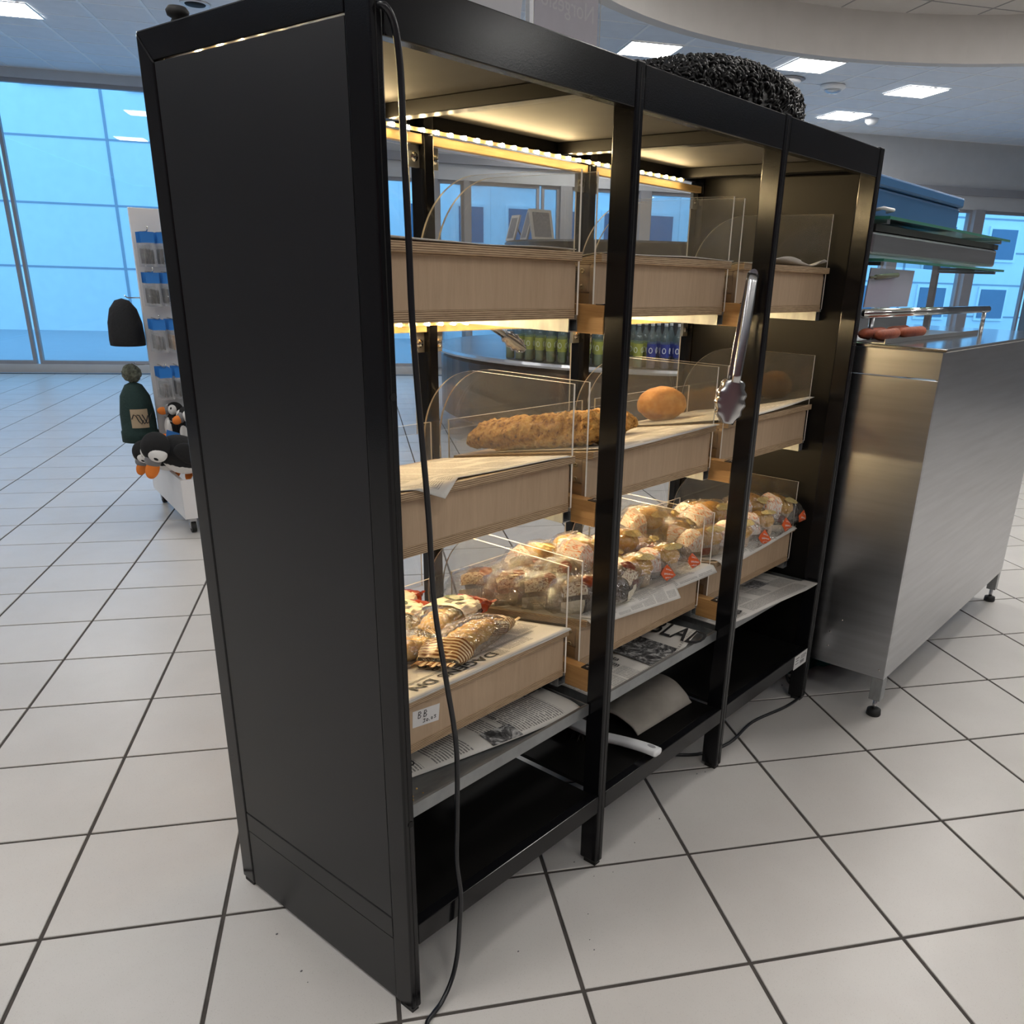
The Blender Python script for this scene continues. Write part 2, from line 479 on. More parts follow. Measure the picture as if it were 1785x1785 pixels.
o = obj('ceiling_tile_field', crest, MAT['ceil'], ceil); o['kind'] = 'stuff'
k = int((A0 - ca0) / CG)
for i in range(k, int((A1 - ca0) / CG) + 1):
    a_ = ca0 + i * CG
    obj('t_bar', rbox(MB(), a_ - .015, a_ + .015, B0, B1, HC - .004, HC + .018), MAT['tbar'], ceil)
for j in range(int((B0 - cb0) / CG), int((B1 - cb0) / CG) + 1):
    b_ = cb0 + j * CG
    obj('t_bar', rbox(MB(), A0, A1, b_ - .015, b_ + .015, HC - .003, HC + .018), MAT['tbar'], ceil)

# ---- curved bulkhead over the shop floor with its own lower ceiling
KC, KR = (4.19, 2.94), 3.43
bm_ = MB(); NB = 72
for q in range(NB):
    t1, t2 = 2 * math.pi * q / NB, 2 * math.pi * (q + 1) / NB
    def P(r, t, z): return ab(KC[0] + r * math.cos(t), KC[1] + r * math.sin(t), z)
    bm_.face([P(KR, t2, 3.45), P(KR, t1, 3.45), P(KR, t1, 3.82), P(KR, t2, 3.82)])
    bm_.face([P(KR + .12, t1, 3.45), P(KR + .12, t2, 3.45), P(KR + .12, t2, 3.9), P(KR + .12, t1, 3.9)])
    bm_.face([P(KR, t1, 3.45), P(KR, t2, 3.45), P(KR + .12, t2, 3.45), P(KR + .12, t1, 3.45)])
bulk = struct(obj('trim_1', bm_, MAT['soffit'], smooth=False))
dm = MB()
dm.f.append(tuple(range(NB))[::-1]); dm.m.append(0); dm.uv.append(None)
dm.v = [ab(KC[0] + KR * math.cos(2 * math.pi * q / NB), KC[1] + KR * math.sin(2 * math.pi * q / NB), 3.82) for q in range(NB)]
obj('bulkhead_ceiling', dm, MAT['soffit'], bulk)
for q in range(-5, 6):
    h_ = math.sqrt(max(0, KR ** 2 - (q * .6) ** 2)) - .02
    obj('seam', rbox(MB(), KC[0] + q * .6 - .006, KC[0] + q * .6 + .006, KC[1] - h_, KC[1] + h_, 3.816, 3.8195), MAT['mullion'], bulk)
    obj('seam', rbox(MB(), KC[0] - h_, KC[0] + h_, KC[1] + q * .6 - .006, KC[1] + q * .6 + .006, 3.816, 3.8195), MAT['mullion'], bulk)

# ---- light panels
def light_panel(a, b, z, label, sz=.6):
    r = root('ceiling_light', label, 'ceiling light', ab(a + sz / 2, b + sz / 2, z - .012), 'square ceiling light panels')
    obj('frame', rbox(rbox(rbox(rbox(MB(), a, a + .02, b, b + sz, z - .012, z - .0045), a + sz - .02, a + sz, b, b + sz, z - .012, z - .0045), a + .02, a + sz - .02, b, b + .02, z - .012, z - .0045), a + .02, a + sz - .02, b + sz - .02, b + sz, z - .012, z - .0045), MAT['white'], r)
    obj('diffuser', rbox(MB(), a + .02, a + sz - .02, b + .02, b + sz - .02, z - .010, z - .0045), MAT['panel_light'], r)
    return r
light_panel(2.92, 8.39, HC, 'bright square ceiling light beside the top left end of the shaggy black cushion')
light_panel(4.86, 8.39, HC, 'bright square ceiling light above the round vent and dome camera')
light_panel(6.83, 11.02, HC, 'bright square ceiling light beyond the dome camera towards the far wall')
light_panel(6.75, 9.15, HC, 'bright square ceiling light at the far right beside the dome camera')
light_panel(.92, 7.68, HC, 'bright square ceiling light behind the grey sign board')
light_panel(2.9, 12.0 - .62, HC, 'bright square ceiling light close to the window wall')
for (a, b) in ((-4.6, 5.6), (-4.6, 2.0), (-2.4, 3.4), (-4.6, -1.6), (-1.6, -.6), (-2.2, -3.6), (.6, -3.2), (3.0, -3.4), (5.4, -3.4), (8.6, -1.0), (8.9, 2.4), (8.9, 5.8), (-3.6, 9.2), (-5.5, -4.8)):  # extra fixtures, mostly out of frame, added to light the room
    light_panel(a, b, HC, 'extra square ceiling light panel added for illumination outside the curved bulkhead')
for (a, b) in ((2.4, 1.2), (5.0, 1.2), (2.4, 4.0), (5.0, 4.0), (3.7, 2.6)):  # more panels added under the bulkhead for illumination
    light_panel(a, b, 3.82, 'extra square light panel added for illumination inside the curved bulkhead ceiling')

# small ceiling fittings
def on_ceiling(name, label, cat, a, b, prof, mats, parts=()):
    r = root(name, label, cat, ab(a, b, HC - .06))
    obj('housing', MB().lathe(prof, 28, ab(a, b, HC)), mats, r, smooth=True)
    for nm, pr, m_ in parts:
        obj(nm, MB().lathe(pr, 28, ab(a, b, HC)), m_, r, smooth=True)
on_ceiling('air_vent', 'round white ceiling vent with dark slot above the cushion end', 'vent', 5.24, 9.42, [(.001, -.05), (.15, -.05), (.17, -.03), (.16, -.02)], MAT['tbar'], [('slot', [(.15, -.018), (.2, -.016), (.22, -.006), (.2, -.0045)], MAT['mullion'])])
on_ceiling('dome_camera', 'small clear dome camera on the ceiling right of the vent', 'camera', 5.92, 9.52, [(.001, -.055), (.13, -.055), (.16, -.03), (.15, -.0045)], MAT['tbar'], [('dome', [(.001, -.10), (.06, -.09), (.10, -.07), (.11, -.055)], MAT['steel'])])
on_ceiling('smoke_detector', 'small white smoke detector under the far ceiling', 'detector', 7.62, 11.36, [(.001, -.09), (.05, -.085), (.09, -.05), (.1, -.0045)], MAT['tbar'])
on_ceiling('downlight', 'dark round downlight in the ceiling behind the left top corner', 'downlight', -1.37, 8.62, [(.001, -.02), (.09, -.02), (.1, -.008), (.1, -.0045)], MAT['dark'], [('ring', [(.095, -.012), (.13, -.014), (.14, -.006), (.13, -.0045)], MAT['white'])])

# ---- walls
struct(obj('wall_left', rbox(MB(), A0 - .2, A0, B0, B1, 0, HC), MAT['wall_dark']))
struct(obj('wall_right', rbox(MB(), A1, A1 + .2, B0, B1, 0, HC), MAT['wall_dark']))
struct(obj('wall_front', rbox(MB(), A0, A1, B0 - .2, B0, 0, HC), MAT['wall_maroon']))
# glazed back wall: sill, header, columns
wb = MB()
rbox(wb, A0, A1, B1, B1 + .2, 0, .12)
rbox(wb, -1.2, A1, B1, B1 + .2, 2.86, HC)
rbox(wb, A0, -1.2, B1, B1 + .2, 3.78, HC)
wback = struct(obj('wall_back', wb, MAT['wall']))
wbeam = struct(obj('trim_2', rbox(MB(), -1.2, A1, B1 - .05, B1, 3.08, 3.2), MAT['mullion']))
cols_ = [(-1.2, -1.0), (1.21, 1.27), (1.66, 1.74), (3.16, 3.34), (4.46, 4.64), (5.9, 6.05), (7.4, 7.6), (9.0, 9.2), (10.6, 10.8)]
for a0, a1 in cols_:
    obj('pillar', rbox(MB(), a0, a1, B1 - .06, B1 + .2, .12, 2.86 if a0 > -1.1 else HC), MAT['mullion'], wback)
spans = [(-7.0, -4.6, 3.78), (-4.55, -2.45, 3.78), (-2.4, -1.2, 3.78), (-1.0, .1, 2.86), (.15, 1.21, 2.86), (1.27, 1.66, 2.86), (1.74, 2.84, 2.86), (2.88, 3.16, 2.86), (3.34, 4.46, 2.86), (4.64, 5.9, 2.86), (6.05, 7.4, 2.86), (7.6, 9.0, 2.86), (9.2, 10.6, 2.86), (10.8, 12.0, 2.86)]
for q, (a0, a1, zt) in enumerate(spans):
    wnd = struct(obj('window_%d' % (q + 1), rbox(rbox(MB(), a0, a0 + .04, B1 + .04, B1 + .12, .12, zt), a1 - .04, a1, B1 + .04, B1 + .12, .12, zt), MAT['mullion']))
    obj('rail', rbox(MB(), a0 + .04, a1 - .04, B1 + .04, B1 + .12, .12, .17), MAT['mullion'], wnd)
    obj('rail', rbox(MB(), a0 + .04, a1 - .04, B1 + .04, B1 + .12, zt - .05, zt), MAT['mullion'], wnd)
    obj('pane', rbox(MB(), a0 + .04, a1 - .04, B1 + .075, B1 + .085, .17, zt - .05), MAT['glass'], wnd)

# ---- outside: pavement and two pale buildings
struct(obj('ground', rbox(MB(), -30, 40, B1 + .2, 45, -.12, -.06), plain('pavement', (.35, .36, .38), .9)))
fac = plain('pale_cladding', (.72, .74, .76), .7)
fac2 = plain('white_render', (.82, .83, .84), .7)
fwin = plain('facade_window', (.10, .16, .24), .15)
joint = plain('facade_joint', (.30, .33, .38), .8)
def building(label, a0, a1, b0, b1, h, m_, cols_n, rows_n, winw, winh, z_first, joints=True):
    r = root('building', label, 'building', ab((a0 + a1) / 2, (b0 + b1) / 2, -.06))
    obj('wall', rbox(MB(), a0, a1, b0, b1, -.06, h), m_, r)
    obj('roof_edge', rbox(MB(), a0 - .15, a1 + .15, b0 - .15, b1 + .1, h, h + .25), MAT['mullion'], r)
    for i in range(cols_n):
        for j in range(rows_n):
            ac = a0 + (a1 - a0) * (i + .5) / cols_n; z = z_first + j * (h - z_first) / rows_n
            f_ = obj('window', rbox(MB(), ac - winw / 2 - .07, ac + winw / 2 + .07, b0 - .05, b0, z - .07, z + winh + .07), MAT['white'], r)
            obj('pane', rbox(MB(), ac - winw / 2, ac + winw / 2, b0 - .07, b0 - .05, z, z + winh), fwin, f_)
    for i in range(cols_n + 1):
        a_ = a0 + (a1 - a0) * i / cols_n
        if not joints: obj('pilaster', rbox(MB(), a_ - .12, a_ + .12, b0 - .03, b0, -.06, h), MAT['white'], r)
    if joints:
        for i in range(1, cols_n * 2):
            a_ = a0 + (a1 - a0) * i / (cols_n * 2)
            if i % 2 == 0: obj('joint', rbox(MB(), a_ - .03, a_ + .03, b0 - .012, b0, -.06, h), joint, r)
        for j in range(1, rows_n * 2):
            z = h * j / (rows_n * 2)
            obj('joint', rbox(MB(), a0, a1, b0 - .012, b0, z - .02, z + .02), joint, r)
building('pale blue clad building with a grid of joints outside the tall left windows', -14, -1.0, 22, 30, 11, fac, 6, 4, .9, 1.1, 5.2)
building('white rendered building with small square windows outside the middle windows', 1.0, 9.6, 21, 28, 9, fac2, 7, 6, .6, .8, .9, False)
building('pale blue building with stacked windows outside the right hand windows', 10.5, 24.0, 20, 28, 10, fac, 7, 6, .8, .75, .8)
# ================================================================== SHELF UNIT
PX = [(0.0, .0265), (.683, .7138), (1.3655, 1.3995), (2.0495, 2.0875)]
D, ZF, ZT, ZR1, ZR0 = .7026, 1.915, 2.0, .2388, .1845
YP, YB = .0585, .647
unit = root('bakery_display_shelf', 'tall black three bay bakery display shelf with glossy frame standing on tiled floor', 'shelf unit', (1.04, .35, 0))
for q, (x0, x1) in enumerate(PX):
    p = obj('post', MB().box(x0, x1, 0, YP, .012, ZT + .003), MAT['frame'], unit, bevel=.004)
    obj('groove', MB().box(x0 + (x1 - x0) * .44, x0 + (x1 - x0) * .52, -.0006, .0004, .02, ZT - .01), MAT['dark'], p)
    obj('foot', MB().box(x0 + .004, x1 - .004, .006, YP - .012, 0, .012), MAT['rubber'], p)
    if q == 0:
        poly = [(YB + .001, .012), (D, .012), (D, ZT), (YB + .001, 1.9465)]
        p = obj('post', MB().prism(poly, 'x', x0, x1), MAT['frame'], unit, bevel=.004)
    else:
        p = obj('post', MB().box(x0, x1, YB, D, .012, ZT), MAT['frame'], unit, bevel=.003)
    obj('foot', MB().box(x0 + .003, x1 - .003, YB + .01, D - .006, 0, .012), MAT['rubber'], p)
# cable holes drilled in the near post
p0 = unit.children[0]
for z in (1.384, .5115):
    hm = MB(); n_ = 20
    hm.lathe([(.0005, 0), (.0072, 0)], n_, (0, 0, 0), close=False)
    hm.move(frame((.0165, -.0012, z), (1, 0, 0), (0, 0, 1)))
    obj('hole', hm, MAT['dark'], p0)
# left end: mitred top rail, big panel, middle rail, plinth
obj('side_rail', MB().prism([(YP + .001, 1.9465), (YB, 1.9465), (D - .001, 2.0005), (YP + .001, 2.0005)], 'x', 0, .0265), MAT['frame'], unit, bevel=.003)
obj('side_panel', MB().box(.0022, .014, YP + .002, YB - .001, .2435, 1.9435), MAT['panel'], unit, bevel=.0006)
obj('side_rail', MB().box(.0012, .0265, YP + .001, YB - .001, .1855, .241), MAT['panel'], unit, bevel=.002)
obj('plinth_panel', MB().box(.0022, .014, YP + .001, YB - .001, .012, .1835), MAT['panel'], unit, bevel=.0006)
# right end panel
obj('side_panel', MB().box(2.0545, 2.082, YP, YB, .1, 1.96), MAT['inner'], unit, bevel=.002)
for b in range(3):
    xa, xb = PX[b][1] + .0006, PX[b + 1][0] - .0006
    obj('fascia', MB().box(xa, xb, .0012, .03, ZF, ZT - .001), MAT['frame'], unit, bevel=.0025)
    obj('bottom_rail', MB().box(xa, xb, .0012, .03, ZR0, ZR1), MAT['frame'], unit, bevel=.002)
    obj('back_rail', MB().box(xa, xb, .675, .70, ZR0, ZR1), MAT['inner'], unit)
    obj('back_rail', MB().box(xa, xb, .68, .70, 1.925, ZT - .001), MAT['inner'], unit)
    obj('bottom_shelf', MB().box(xa, xb, .031, .674, .222, .2345), MAT['inner'], unit)
    obj('roof_panel', MB().box(xa, xb, .031, .679, 1.958, 1.972), [MAT['roof_in'], MAT['frame']], unit).data.polygons[5].material_index = 1
    obj('roof_beam', MB().box(xb - .125, xb - .085, .032, .678, 1.925, 1.957), MAT['inner'], unit, bevel=.002)
    obj('back_panel', MB().box(xa, xb, .690, .70, ZR1, .50), MAT['inner'], unit)
    # shadow gaps beside the shelf insert
    obj('shelf_seam', MB().box(xa, xb, .0302, .0309, .222, .2372), MAT['dark'], unit)
stk = obj('rating_sticker', MB().box(1.93, 2.042, -.0004, .0009, ZR0 - .004, ZR1 - .002), MAT['sticker'], unit)
lm = MB()
for (x, z, l_, h_) in ((1.942, .222, .03, .004), (1.942, .212, .022, .003), (1.985, .224, .045, .0022), (1.985, .218, .05, .0022), (1.985, .212, .04, .0022), (1.94, .200, .03, .0025)):
    lm.box(x, x + l_, -.0009, -.0004, z, z + h_)
for q in range(9):
    lm.box(1.984 + q * .004, 1.984 + q * .004 + (.0012 if q % 3 else .0024), -.0009, -.0004, .192, .206)
obj('print', lm, MAT['ink_soft'], stk)
# wooden runners between the posts, with little black plates
TIERS = [1.494, 1.034, .575]
for ti, zb in enumerate(TIERS):
    for q in range(4):
        x0, x1 = PX[q]
        if q == 0: x0, x1 = .0155, .0265
        if q == 3: continue
        r_ = obj('runner', MB().box(x0 + .0003, x1 - .0003, YP + .0004, YB - .0004, zb - .032, zb + .032), MAT['pine'], unit, bevel=.0015)
        if q in (1, 2):
            obj('plate', MB().box(x0 + .002, x1 - .002, YP + .001, YP + .026, zb + .0322, zb + .0337), MAT['frame'], r_)
            sm = MB().lathe([(.0005, .0012), (.004, .001), (.005, 0)], 12, ((x0 + x1) / 2, YP + .013, zb + .0337))
            obj('screw', sm, MAT['chrome'], r_, smooth=True)
# LED boards and strips at the back of each tier
LEDZ = [(1.9145, 1.886, 1.9085), (1.4525, 1.430, 1.449), (.9925, .970, .989)]
led_mb = MB().box(-.0045, .0045, -.004, 0, -.0045, .0045, 0, (1, 1, 0, 2, 1, 2))
led_me = mesh_of('led', led_mb, [MAT['led'], MAT['led_side'], MAT['led_tape']])
for zl, z0, z1 in LEDZ:
    for b in range(3):
        xa, xb = PX[b][1] + .001, PX[b + 1][0] - .001
        bd = obj('led_board', MB().box(xa, xb, .655, .678, z0, z1), MAT['led_wood'], unit, bevel=.0015)
    st = obj('led_strip', MB().box(.04, 1.9, .6405, .6425, zl - .0045, zl + .0045), MAT['led_tape'], unit)
    for k_ in range(39):
        x = .573 + .0483 * (k_ - 11)
        o = bpy.data.objects.new('led', led_me); col.objects.link(o); o.parent = st
        o.location = (Vector((x, .6402, zl)) - ORG['bakery_display_shelf']) * S
# clear back panes with their chrome hinges
for ti, zb in enumerate(TIERS):
    ztop = LEDZ[ti][1] - .004
    for b in range(3):
        xa, xb = PX[b][1] + .012, PX[b + 1][0] - .022
        mb = MB().box(xa, xb, .682, .687, zb + .118, ztop, 0, (1, 1, 0, 0, 1, 1))
        pn = obj('back_pane', mb, [MAT['pane'], MAT['acrylic_edge_lit']], unit)
        for hx, sgn in ((PX[b][1], 1), (PX[b + 1][0], -1)):
            hb = MB().box(min(hx, hx + sgn * .034), max(hx, hx + sgn * .034), .668, .681, ztop - .05, ztop + .002)
            hg = obj('hinge', hb, MAT['galv'], pn, bevel=.001)
            sb = MB().lathe([(.0005, .007), (.007, .006), (.0115, .003), (.0115, 0)], 14, (0, 0, 0))
            sb.box(-.009, .009, -.0012, .0012, .0062, .0075)
            sb.move(frame((hx + sgn * .019, .668, ztop - .026), (1, 0, .3), (-.3, 0, 1)))
            obj('bolt', sb, MAT['chrome'], pn, smooth=False)

# ================================================================== DRAWERS
BX = [(.037, .672), (.725, 1.355), (1.410, 2.040)]
SL = -.17
def ztop_at(zb, y): return zb + .143 + SL * (y - .11)
tier_w = ['top', 'middle', 'bottom']
bay_w = ['beside the left end panel', 'between the inner posts', 'against the right end panel']
drawers = {}
for ti, zb in enumerate(TIERS):
    for b, (x0, x1) in enumerate(BX):
        r = root('drawer', 'plywood drawer with clear acrylic sides, %s tier, %s' % (tier_w[ti], bay_w[b]), 'drawer', ((x0 + x1) / 2, .38, zb), 'plywood display drawers')
        drawers[(ti, b)] = r
        xi, xj = x0 + .0075, x1 - .0075
        c_ = .010
        fp = [(xi, zb + .0225), (xj, zb + .0225), (xj, zb + .122 - c_), (xj - c_ * .5, zb + .122 - c_ * .2), (xj - c_ * 1.4, zb + .122), (xi + c_ * 1.4, zb + .122), (xi + c_ * .5, zb + .122 - c_ * .2), (xi, zb + .122 - c_)]
        f_ = obj('front_panel', MB().prism(fp, 'y', .130, .142), MAT['ply'], r)
        obj('base_board', MB().box(xi, xj, .1288, .622, zb, zb + .022), MAT['ply_edge'], r)
        for xs, sg in ((xi, 1), (xj, -1)):
            obj('side_board', MB().box(min(xs, xs + sg * .012), max(xs, xs + sg * .012), .1425, .60, zb + .0225, zb + .055), MAT['brown_ply'], r)
            cs = obj('corner_strip', MB().box(min(xs, xs + sg * .014), max(xs, xs + sg * .014), .1425, .178, zb + .0555, zb + .118), MAT['ply'], r, bevel=.005)
            for zz in (.068, .104):
                sm = MB().lathe([(.0005, .0016), (.0026, .0010), (.0030, .0022), (.0062, .0016), (.0066, 0)], 14)
                sm.move(frame((xs - sg * .0007 - sg * .0065, .158, zb + zz), (0, 1, 0), (0, 0, 1) if sg < 0 else (0, 0, -1)))
                obj('screw', sm, MAT['screw'], cs, smooth=True)
            sx0, sx1 = (x0, x0 + .006) if sg == 1 else (x1 - .006, x1)
            out = [(.125, zb + .008), (.125, zb + .312)]
            yc, zc, rr = .45, zb + .097, .215
            out += [(yc + rr * math.sin(t), zc + rr * math.cos(t)) for t in [math.pi / 2 * i / 18 for i in range(19)]]
            out += [(.662, zb + .035), (.64, zb + .008)]
            a_ = obj('acrylic_side', MB().prism(out, 'x', sx0, sx1, 0, 1), [MAT['acrylic'], MAT['acrylic_edge_lit']], r)
            a_['label'] = 'clear acrylic side sheet with a rounded rear corner'
            sl = MB()
            e0, e1 = (x0 - .0100, x0 + .022) if sg == 1 else (x1 - .022, x1 + .0100)
            if b == 0 and sg == 1: e0 = x0 - .0085
            if b == 2 and sg == -1: e1 = x1 + .009
            sl.box(e0, e1, .134, .60, zb - .030, zb - .0275)
            sl.box(e0 if sg == 1 else e1 - .0025, e0 + .0025 if sg == 1 else e1, .134, .60, zb - .0275, zb - .001)
            sl.box(e0, e1, .134, .60, zb - .003, zb - .0006)
            sl.box(e1 - .003 if sg == 1 else e0, e1 if sg == 1 else e0 + .003, .134, .60, zb - .0275, zb - .003)
            sl.box(sx0 - .0005, sx1 + .0005, .127, .60, zb - .0006, zb + .0075)
            obj('slide', sl, MAT['galv'], r)
        mb = MB().box(xi, xj, .628, .634, zb + .02, zb + .158, 0, (1, 1, 0, 0, 1, 1))
        obj('acrylic_back', mb, [MAT['acrylic'], MAT['acrylic_edge_lit']], r)
        tb = MB(); xa, xb = x0 + .0095, x1 - .0095
        pr = [(.110, ztop_at(zb, .110) - .018), (.615, ztop_at(zb, .615) - .018), (.615, ztop_at(zb, .615)), (.110, ztop_at(zb, .110))]
        tb.prism(pr, 'x', xa, xb, 0)
        # top face gets the plain veneer
        tb.m[4] = 1
        o = obj('top_board', tb, [MAT['ply_edge'], MAT['ply_top']], r, bevel=.001)
# the best-before sticker on the bottom left drawer
d_ = drawers[(2, 0)]
sk = MB(); sk.prism([(.139, .636), (.216, .626), (.221, .667), (.141, .676)], 'y', .1292, .1299)
stk = obj('sticker', sk, MAT['sticker'], d_)
def stroke(mb, pts, M, w_=.0016):
    P = [M @ Vector((p[0], p[1], 0)) for p in pts]
    mb.tube(P, w_ / 2, 6)
hm = MB(); Mh = frame((.141, .1288, .637), (1, 0, -.12), (.03, 0, 1))
for ox in (.012, .029):
    stroke(hm, [(ox, .0185), (ox + .001, .034)], Mh); stroke(hm, [(ox, .0335), (ox + .006, .034), (ox + .008, .030), (ox + .002, .0265)], Mh)
    stroke(hm, [(ox + .002, .0265), (ox + .008, .0235), (ox + .006, .019), (ox, .0187)], Mh)
q0 = .0045
stroke(hm, [(.028, .0125), (.0335, .0135), (.031, .0095), (.0335, .0065), (.0275, .005)], Mh)
stroke(hm, [(.0375, .0085), (.039, .0115), (.042, .011), (.0425, .0075), (.040, .0055), (.0378, .0065), (.0375, .0085)], Mh)
stroke(hm, [(.0465, .006), (.0475, .006)], Mh, .002)
stroke(hm, [(.0515, .0095), (.053, .0125), (.0555, .0115), (.056, .008), (.0535, .0065), (.0515, .0095)], Mh)
stroke(hm, [(.060, .0135), (.0655, .0145), (.063, .0115), (.066, .009), (.0615, .0075)], Mh)
obj('handwriting', hm, MAT['ink'], stk)

# ================================================================== METAL TRAYS on the bottom
tray_l = ['shallow galvanised metal tray under the drawer with the date sticker', 'shallow galvanised metal tray in the middle bay holding a folded newspaper', 'shallow galvanised metal tray in the bay against the right end panel']
for b in range(3):
    xa, xb = PX[b][1] + .004, PX[b + 1][0] - .004
    t = root('metal_tray', tray_l[b], 'tray', ((xa + xb) / 2, .33, .484), 'galvanised crumb trays')
    zt_ = .484
    obj('base', MB().box(xa, xb, .050, .63, zt_, zt_ + .003), MAT['galv'], t)
    lip = MB(); lip.box(xa, xb, .047, .050, zt_ - .004, zt_ + .028); lip.box(xa, xb, .0505, .056, zt_ + .0255, zt_ + .028)
    obj('front_lip', lip, MAT['galv'], t)
    obj('side_lip', MB().box(xa, xa + .003, .0505, .63, zt_ + .0032, zt_ + .027), MAT['galv'], t)
    obj('side_lip', MB().box(xb - .003, xb, .0505, .63, zt_ + .0032, zt_ + .027), MAT['galv'], t)
    obj('back_lip', MB().box(xa + .003, xb - .003, .627, .63, zt_ + .0032, zt_ + .027), MAT['galv'], t)
for q in range(4):   # angle brackets carrying the trays
    for sg in (-1, 1):
        if (q == 0 and sg == -1) or (q == 3 and sg == 1): continue
        x = PX[q][0] if sg == -1 else PX[q][1]
        obj('tray_bracket', MB().box(min(x, x + sg * .02), max(x, x + sg * .02), .062, .64, .474, .4795), MAT['frame'], unit)
# ================================================================== PAPER
def sheet(name, label, cat, fn, nu, nv, m_, group=None, thick=.0012, text=None, org=None):
    """paper sheet: fn(u,v)->point; given a little thickness"""
    mb = MB().grid(fn, nu, nv)
    o_ = Vector(org) if org is not None else Vector(fn(.5, .5))
    if text:
        r = root(name, label, cat, o_, group)
        s_ = obj('paper', mb, m_, r, smooth=True)
        md = s_.modifiers.new('thickness', 'SOLIDIFY'); md.thickness = thick * S; md.offset = 1
        obj('headline', text, MAT['ink'], r)['kind'] = 'stuff'
        return r
    s_ = obj(name, mb, m_, org=o_, smooth=True)
    md = s_.modifiers.new('thickness', 'SOLIDIFY'); md.thickness = thick * S; md.offset = 1
    return tag(s_, label, cat, group)
NG = 'newspaper sheets lining the shelf'
def board_pt(ti, x, y, h=.0):
    zb = TIERS[ti]; return Vector((x, y, ztop_at(zb, y) + h))
def liner(ti, x0, x1, y0, y1, wav=.002, droop=0.0, skew=0.0, seed=0, h=.0016):
    def fn(u, v):
        y = y0 + (y1 - y0) * v + skew * (u - .5)
        x = x0 + (x1 - x0) * u
        n_ = noise.noise(Vector((u * 3 + seed, v * 3, seed * 1.7)))
        hz = h + wav * (n_ + .7) * .5
        yy = max(y, .1)
        p = board_pt(ti, x, yy, hz)
        if y < .109:
            k_ = (.109 - y)
            p = Vector((x, .1085 - k_ * .35 - .004 * (n_ + 1), ztop_at(TIERS[ti], .109) + hz - k_ * .9 * droop))
        return p
    return fn
# top tier: only curling white edges show over the boards
sheet('paper_liner', 'curling brown-white paper liner on the top drawer beside the left end panel', 'paper', liner(0, .06, .655, .112, .55, .010, 0, .02, 1), 30, 12, MAT['paper'], NG)
sheet('paper_liner', 'curling paper liner on the top drawer of the middle bay', 'paper', liner(0, .745, 1.37, .108, .55, .010, .2, .02, 2), 30, 12, MAT['paper'], NG)
def fn3(u, v):
    p = liner(0, 1.43, 2.03, .106, .55, .004, .3, .03, 3)(u, v)
    p.z += .022 * math.exp(-((u - .42) / .22) ** 2) * (1 - v) ** 4 + .024 * math.exp(-((u - .95) / .10) ** 2) * (1 - v) ** 4
    return p
sheet('paper_liner', 'white paper liner with a lifted curl on the top drawer against the right end panel', 'paper', fn3, 36, 12, MAT['paper'], NG)
# middle tier
def fnb(u, v):
    # newspaper hanging over the front edge with a pointed corner
    x = .055 + .585 * u
    y0 = .145 - .085 * max(0, 1 - abs(u - .25) / .15) - .045 * u ** 1.2
    y = y0 + (.56 - y0) * v
    n_ = noise.noise(Vector((u * 4, v * 3, 9.1)))
    h_ = .002 + .003 * (n_ + 1) * .5
    if y >= .106: return board_pt(1, x, y, h_)
    k_ = .106 - y
    return Vector((x, .106 - k_ * .55, ztop_at(TIERS[1], .106) + h_ - k_ * .42))
sheet('newspaper', 'newspaper with a pointed corner drooping over the middle drawer beside the left end panel', 'newspaper', fnb, 60, 26, MAT['news_a'], NG)
sheet('newspaper', 'newspaper sheet under the seeded loaves on the middle tier', 'newspaper', liner(1, .76, 1.35, .075, .52, .004, .15, .05, 5), 40, 20, MAT['news_b'], NG)
mfold = paper_mat('newsprint_big_print', 3, 26, .5, seed=8.0)
def fn5(u, v):
    p = liner(1, 1.42, 2.02, .095, .58, .003, .3, 0, 6)(u, v)
    p.z += (.022 * u ** 2 + .006) * (1 - v) ** 2
    return p
sheet('newspaper', 'white newspaper curling up along the front of the middle drawer against the right end panel', 'newspaper', fn5, 40, 20, mfold, NG)
# bottom tier: masthead paper read from behind the counter (upside down for us)
tm = MB()
def slope_M(x, y, flip=True):
    nx = Vector((-1, 0, 0)); ny = Vector((0, -1, -SL)).normalized()
    return frame(board_pt(2, x, y, .0066), nx, ny)
text_mb('DAGENS DN', .047, slope_M(.425, .166), tm, bold=.0007)
text_mb('VOLOR', .040, slope_M(.395, .222), tm, bold=.0004)
text_mb('ESQUIS', .036, slope_M(.380, .258), tm, bold=.0004)
for (xa, xb, y) in ((.06, .60, .180), (.06, .60, .186), (.06, .42, .272)):
    for q in range(1):
        P0, P1 = board_pt(2, xa, y, .0062), board_pt(2, xb, y, .0062)
        t_ = Vector((0, .0009, .0009 * SL)); tm.face([P0 - t_, P1 - t_, P1 + t_, P0 + t_])
mc1 = paper_mat('newsprint_masthead', 6, 70, .62, seed=4.0, photo=[(0, .60, 0, .36, 1)])
def fnc1(u, v):
    x = .052 + .608 * u; y = .104 + .47 * v
    return board_pt(2, x, y, .0035 + .0008 * noise.noise(Vector((u * 3, v * 3, 2.2))))
sheet('newspaper', 'yellowish newspaper with an upside down masthead under the wrapped pastries', 'newspaper', fnc1, 40, 24, mc1, NG, text=tm)
for q in range(3):
    sheet('newspaper', 'loose newspaper layer under the masthead sheet on the bottom left drawer', 'newspaper', liner(2, .056 + .004 * q, .664 - .003 * q, .106 + .002 * q, .55, .0006, 0, .004 * q, 20 + q, .0004 + .0009 * q), 20, 10, MAT['news_b'], NG, thick=.0006)
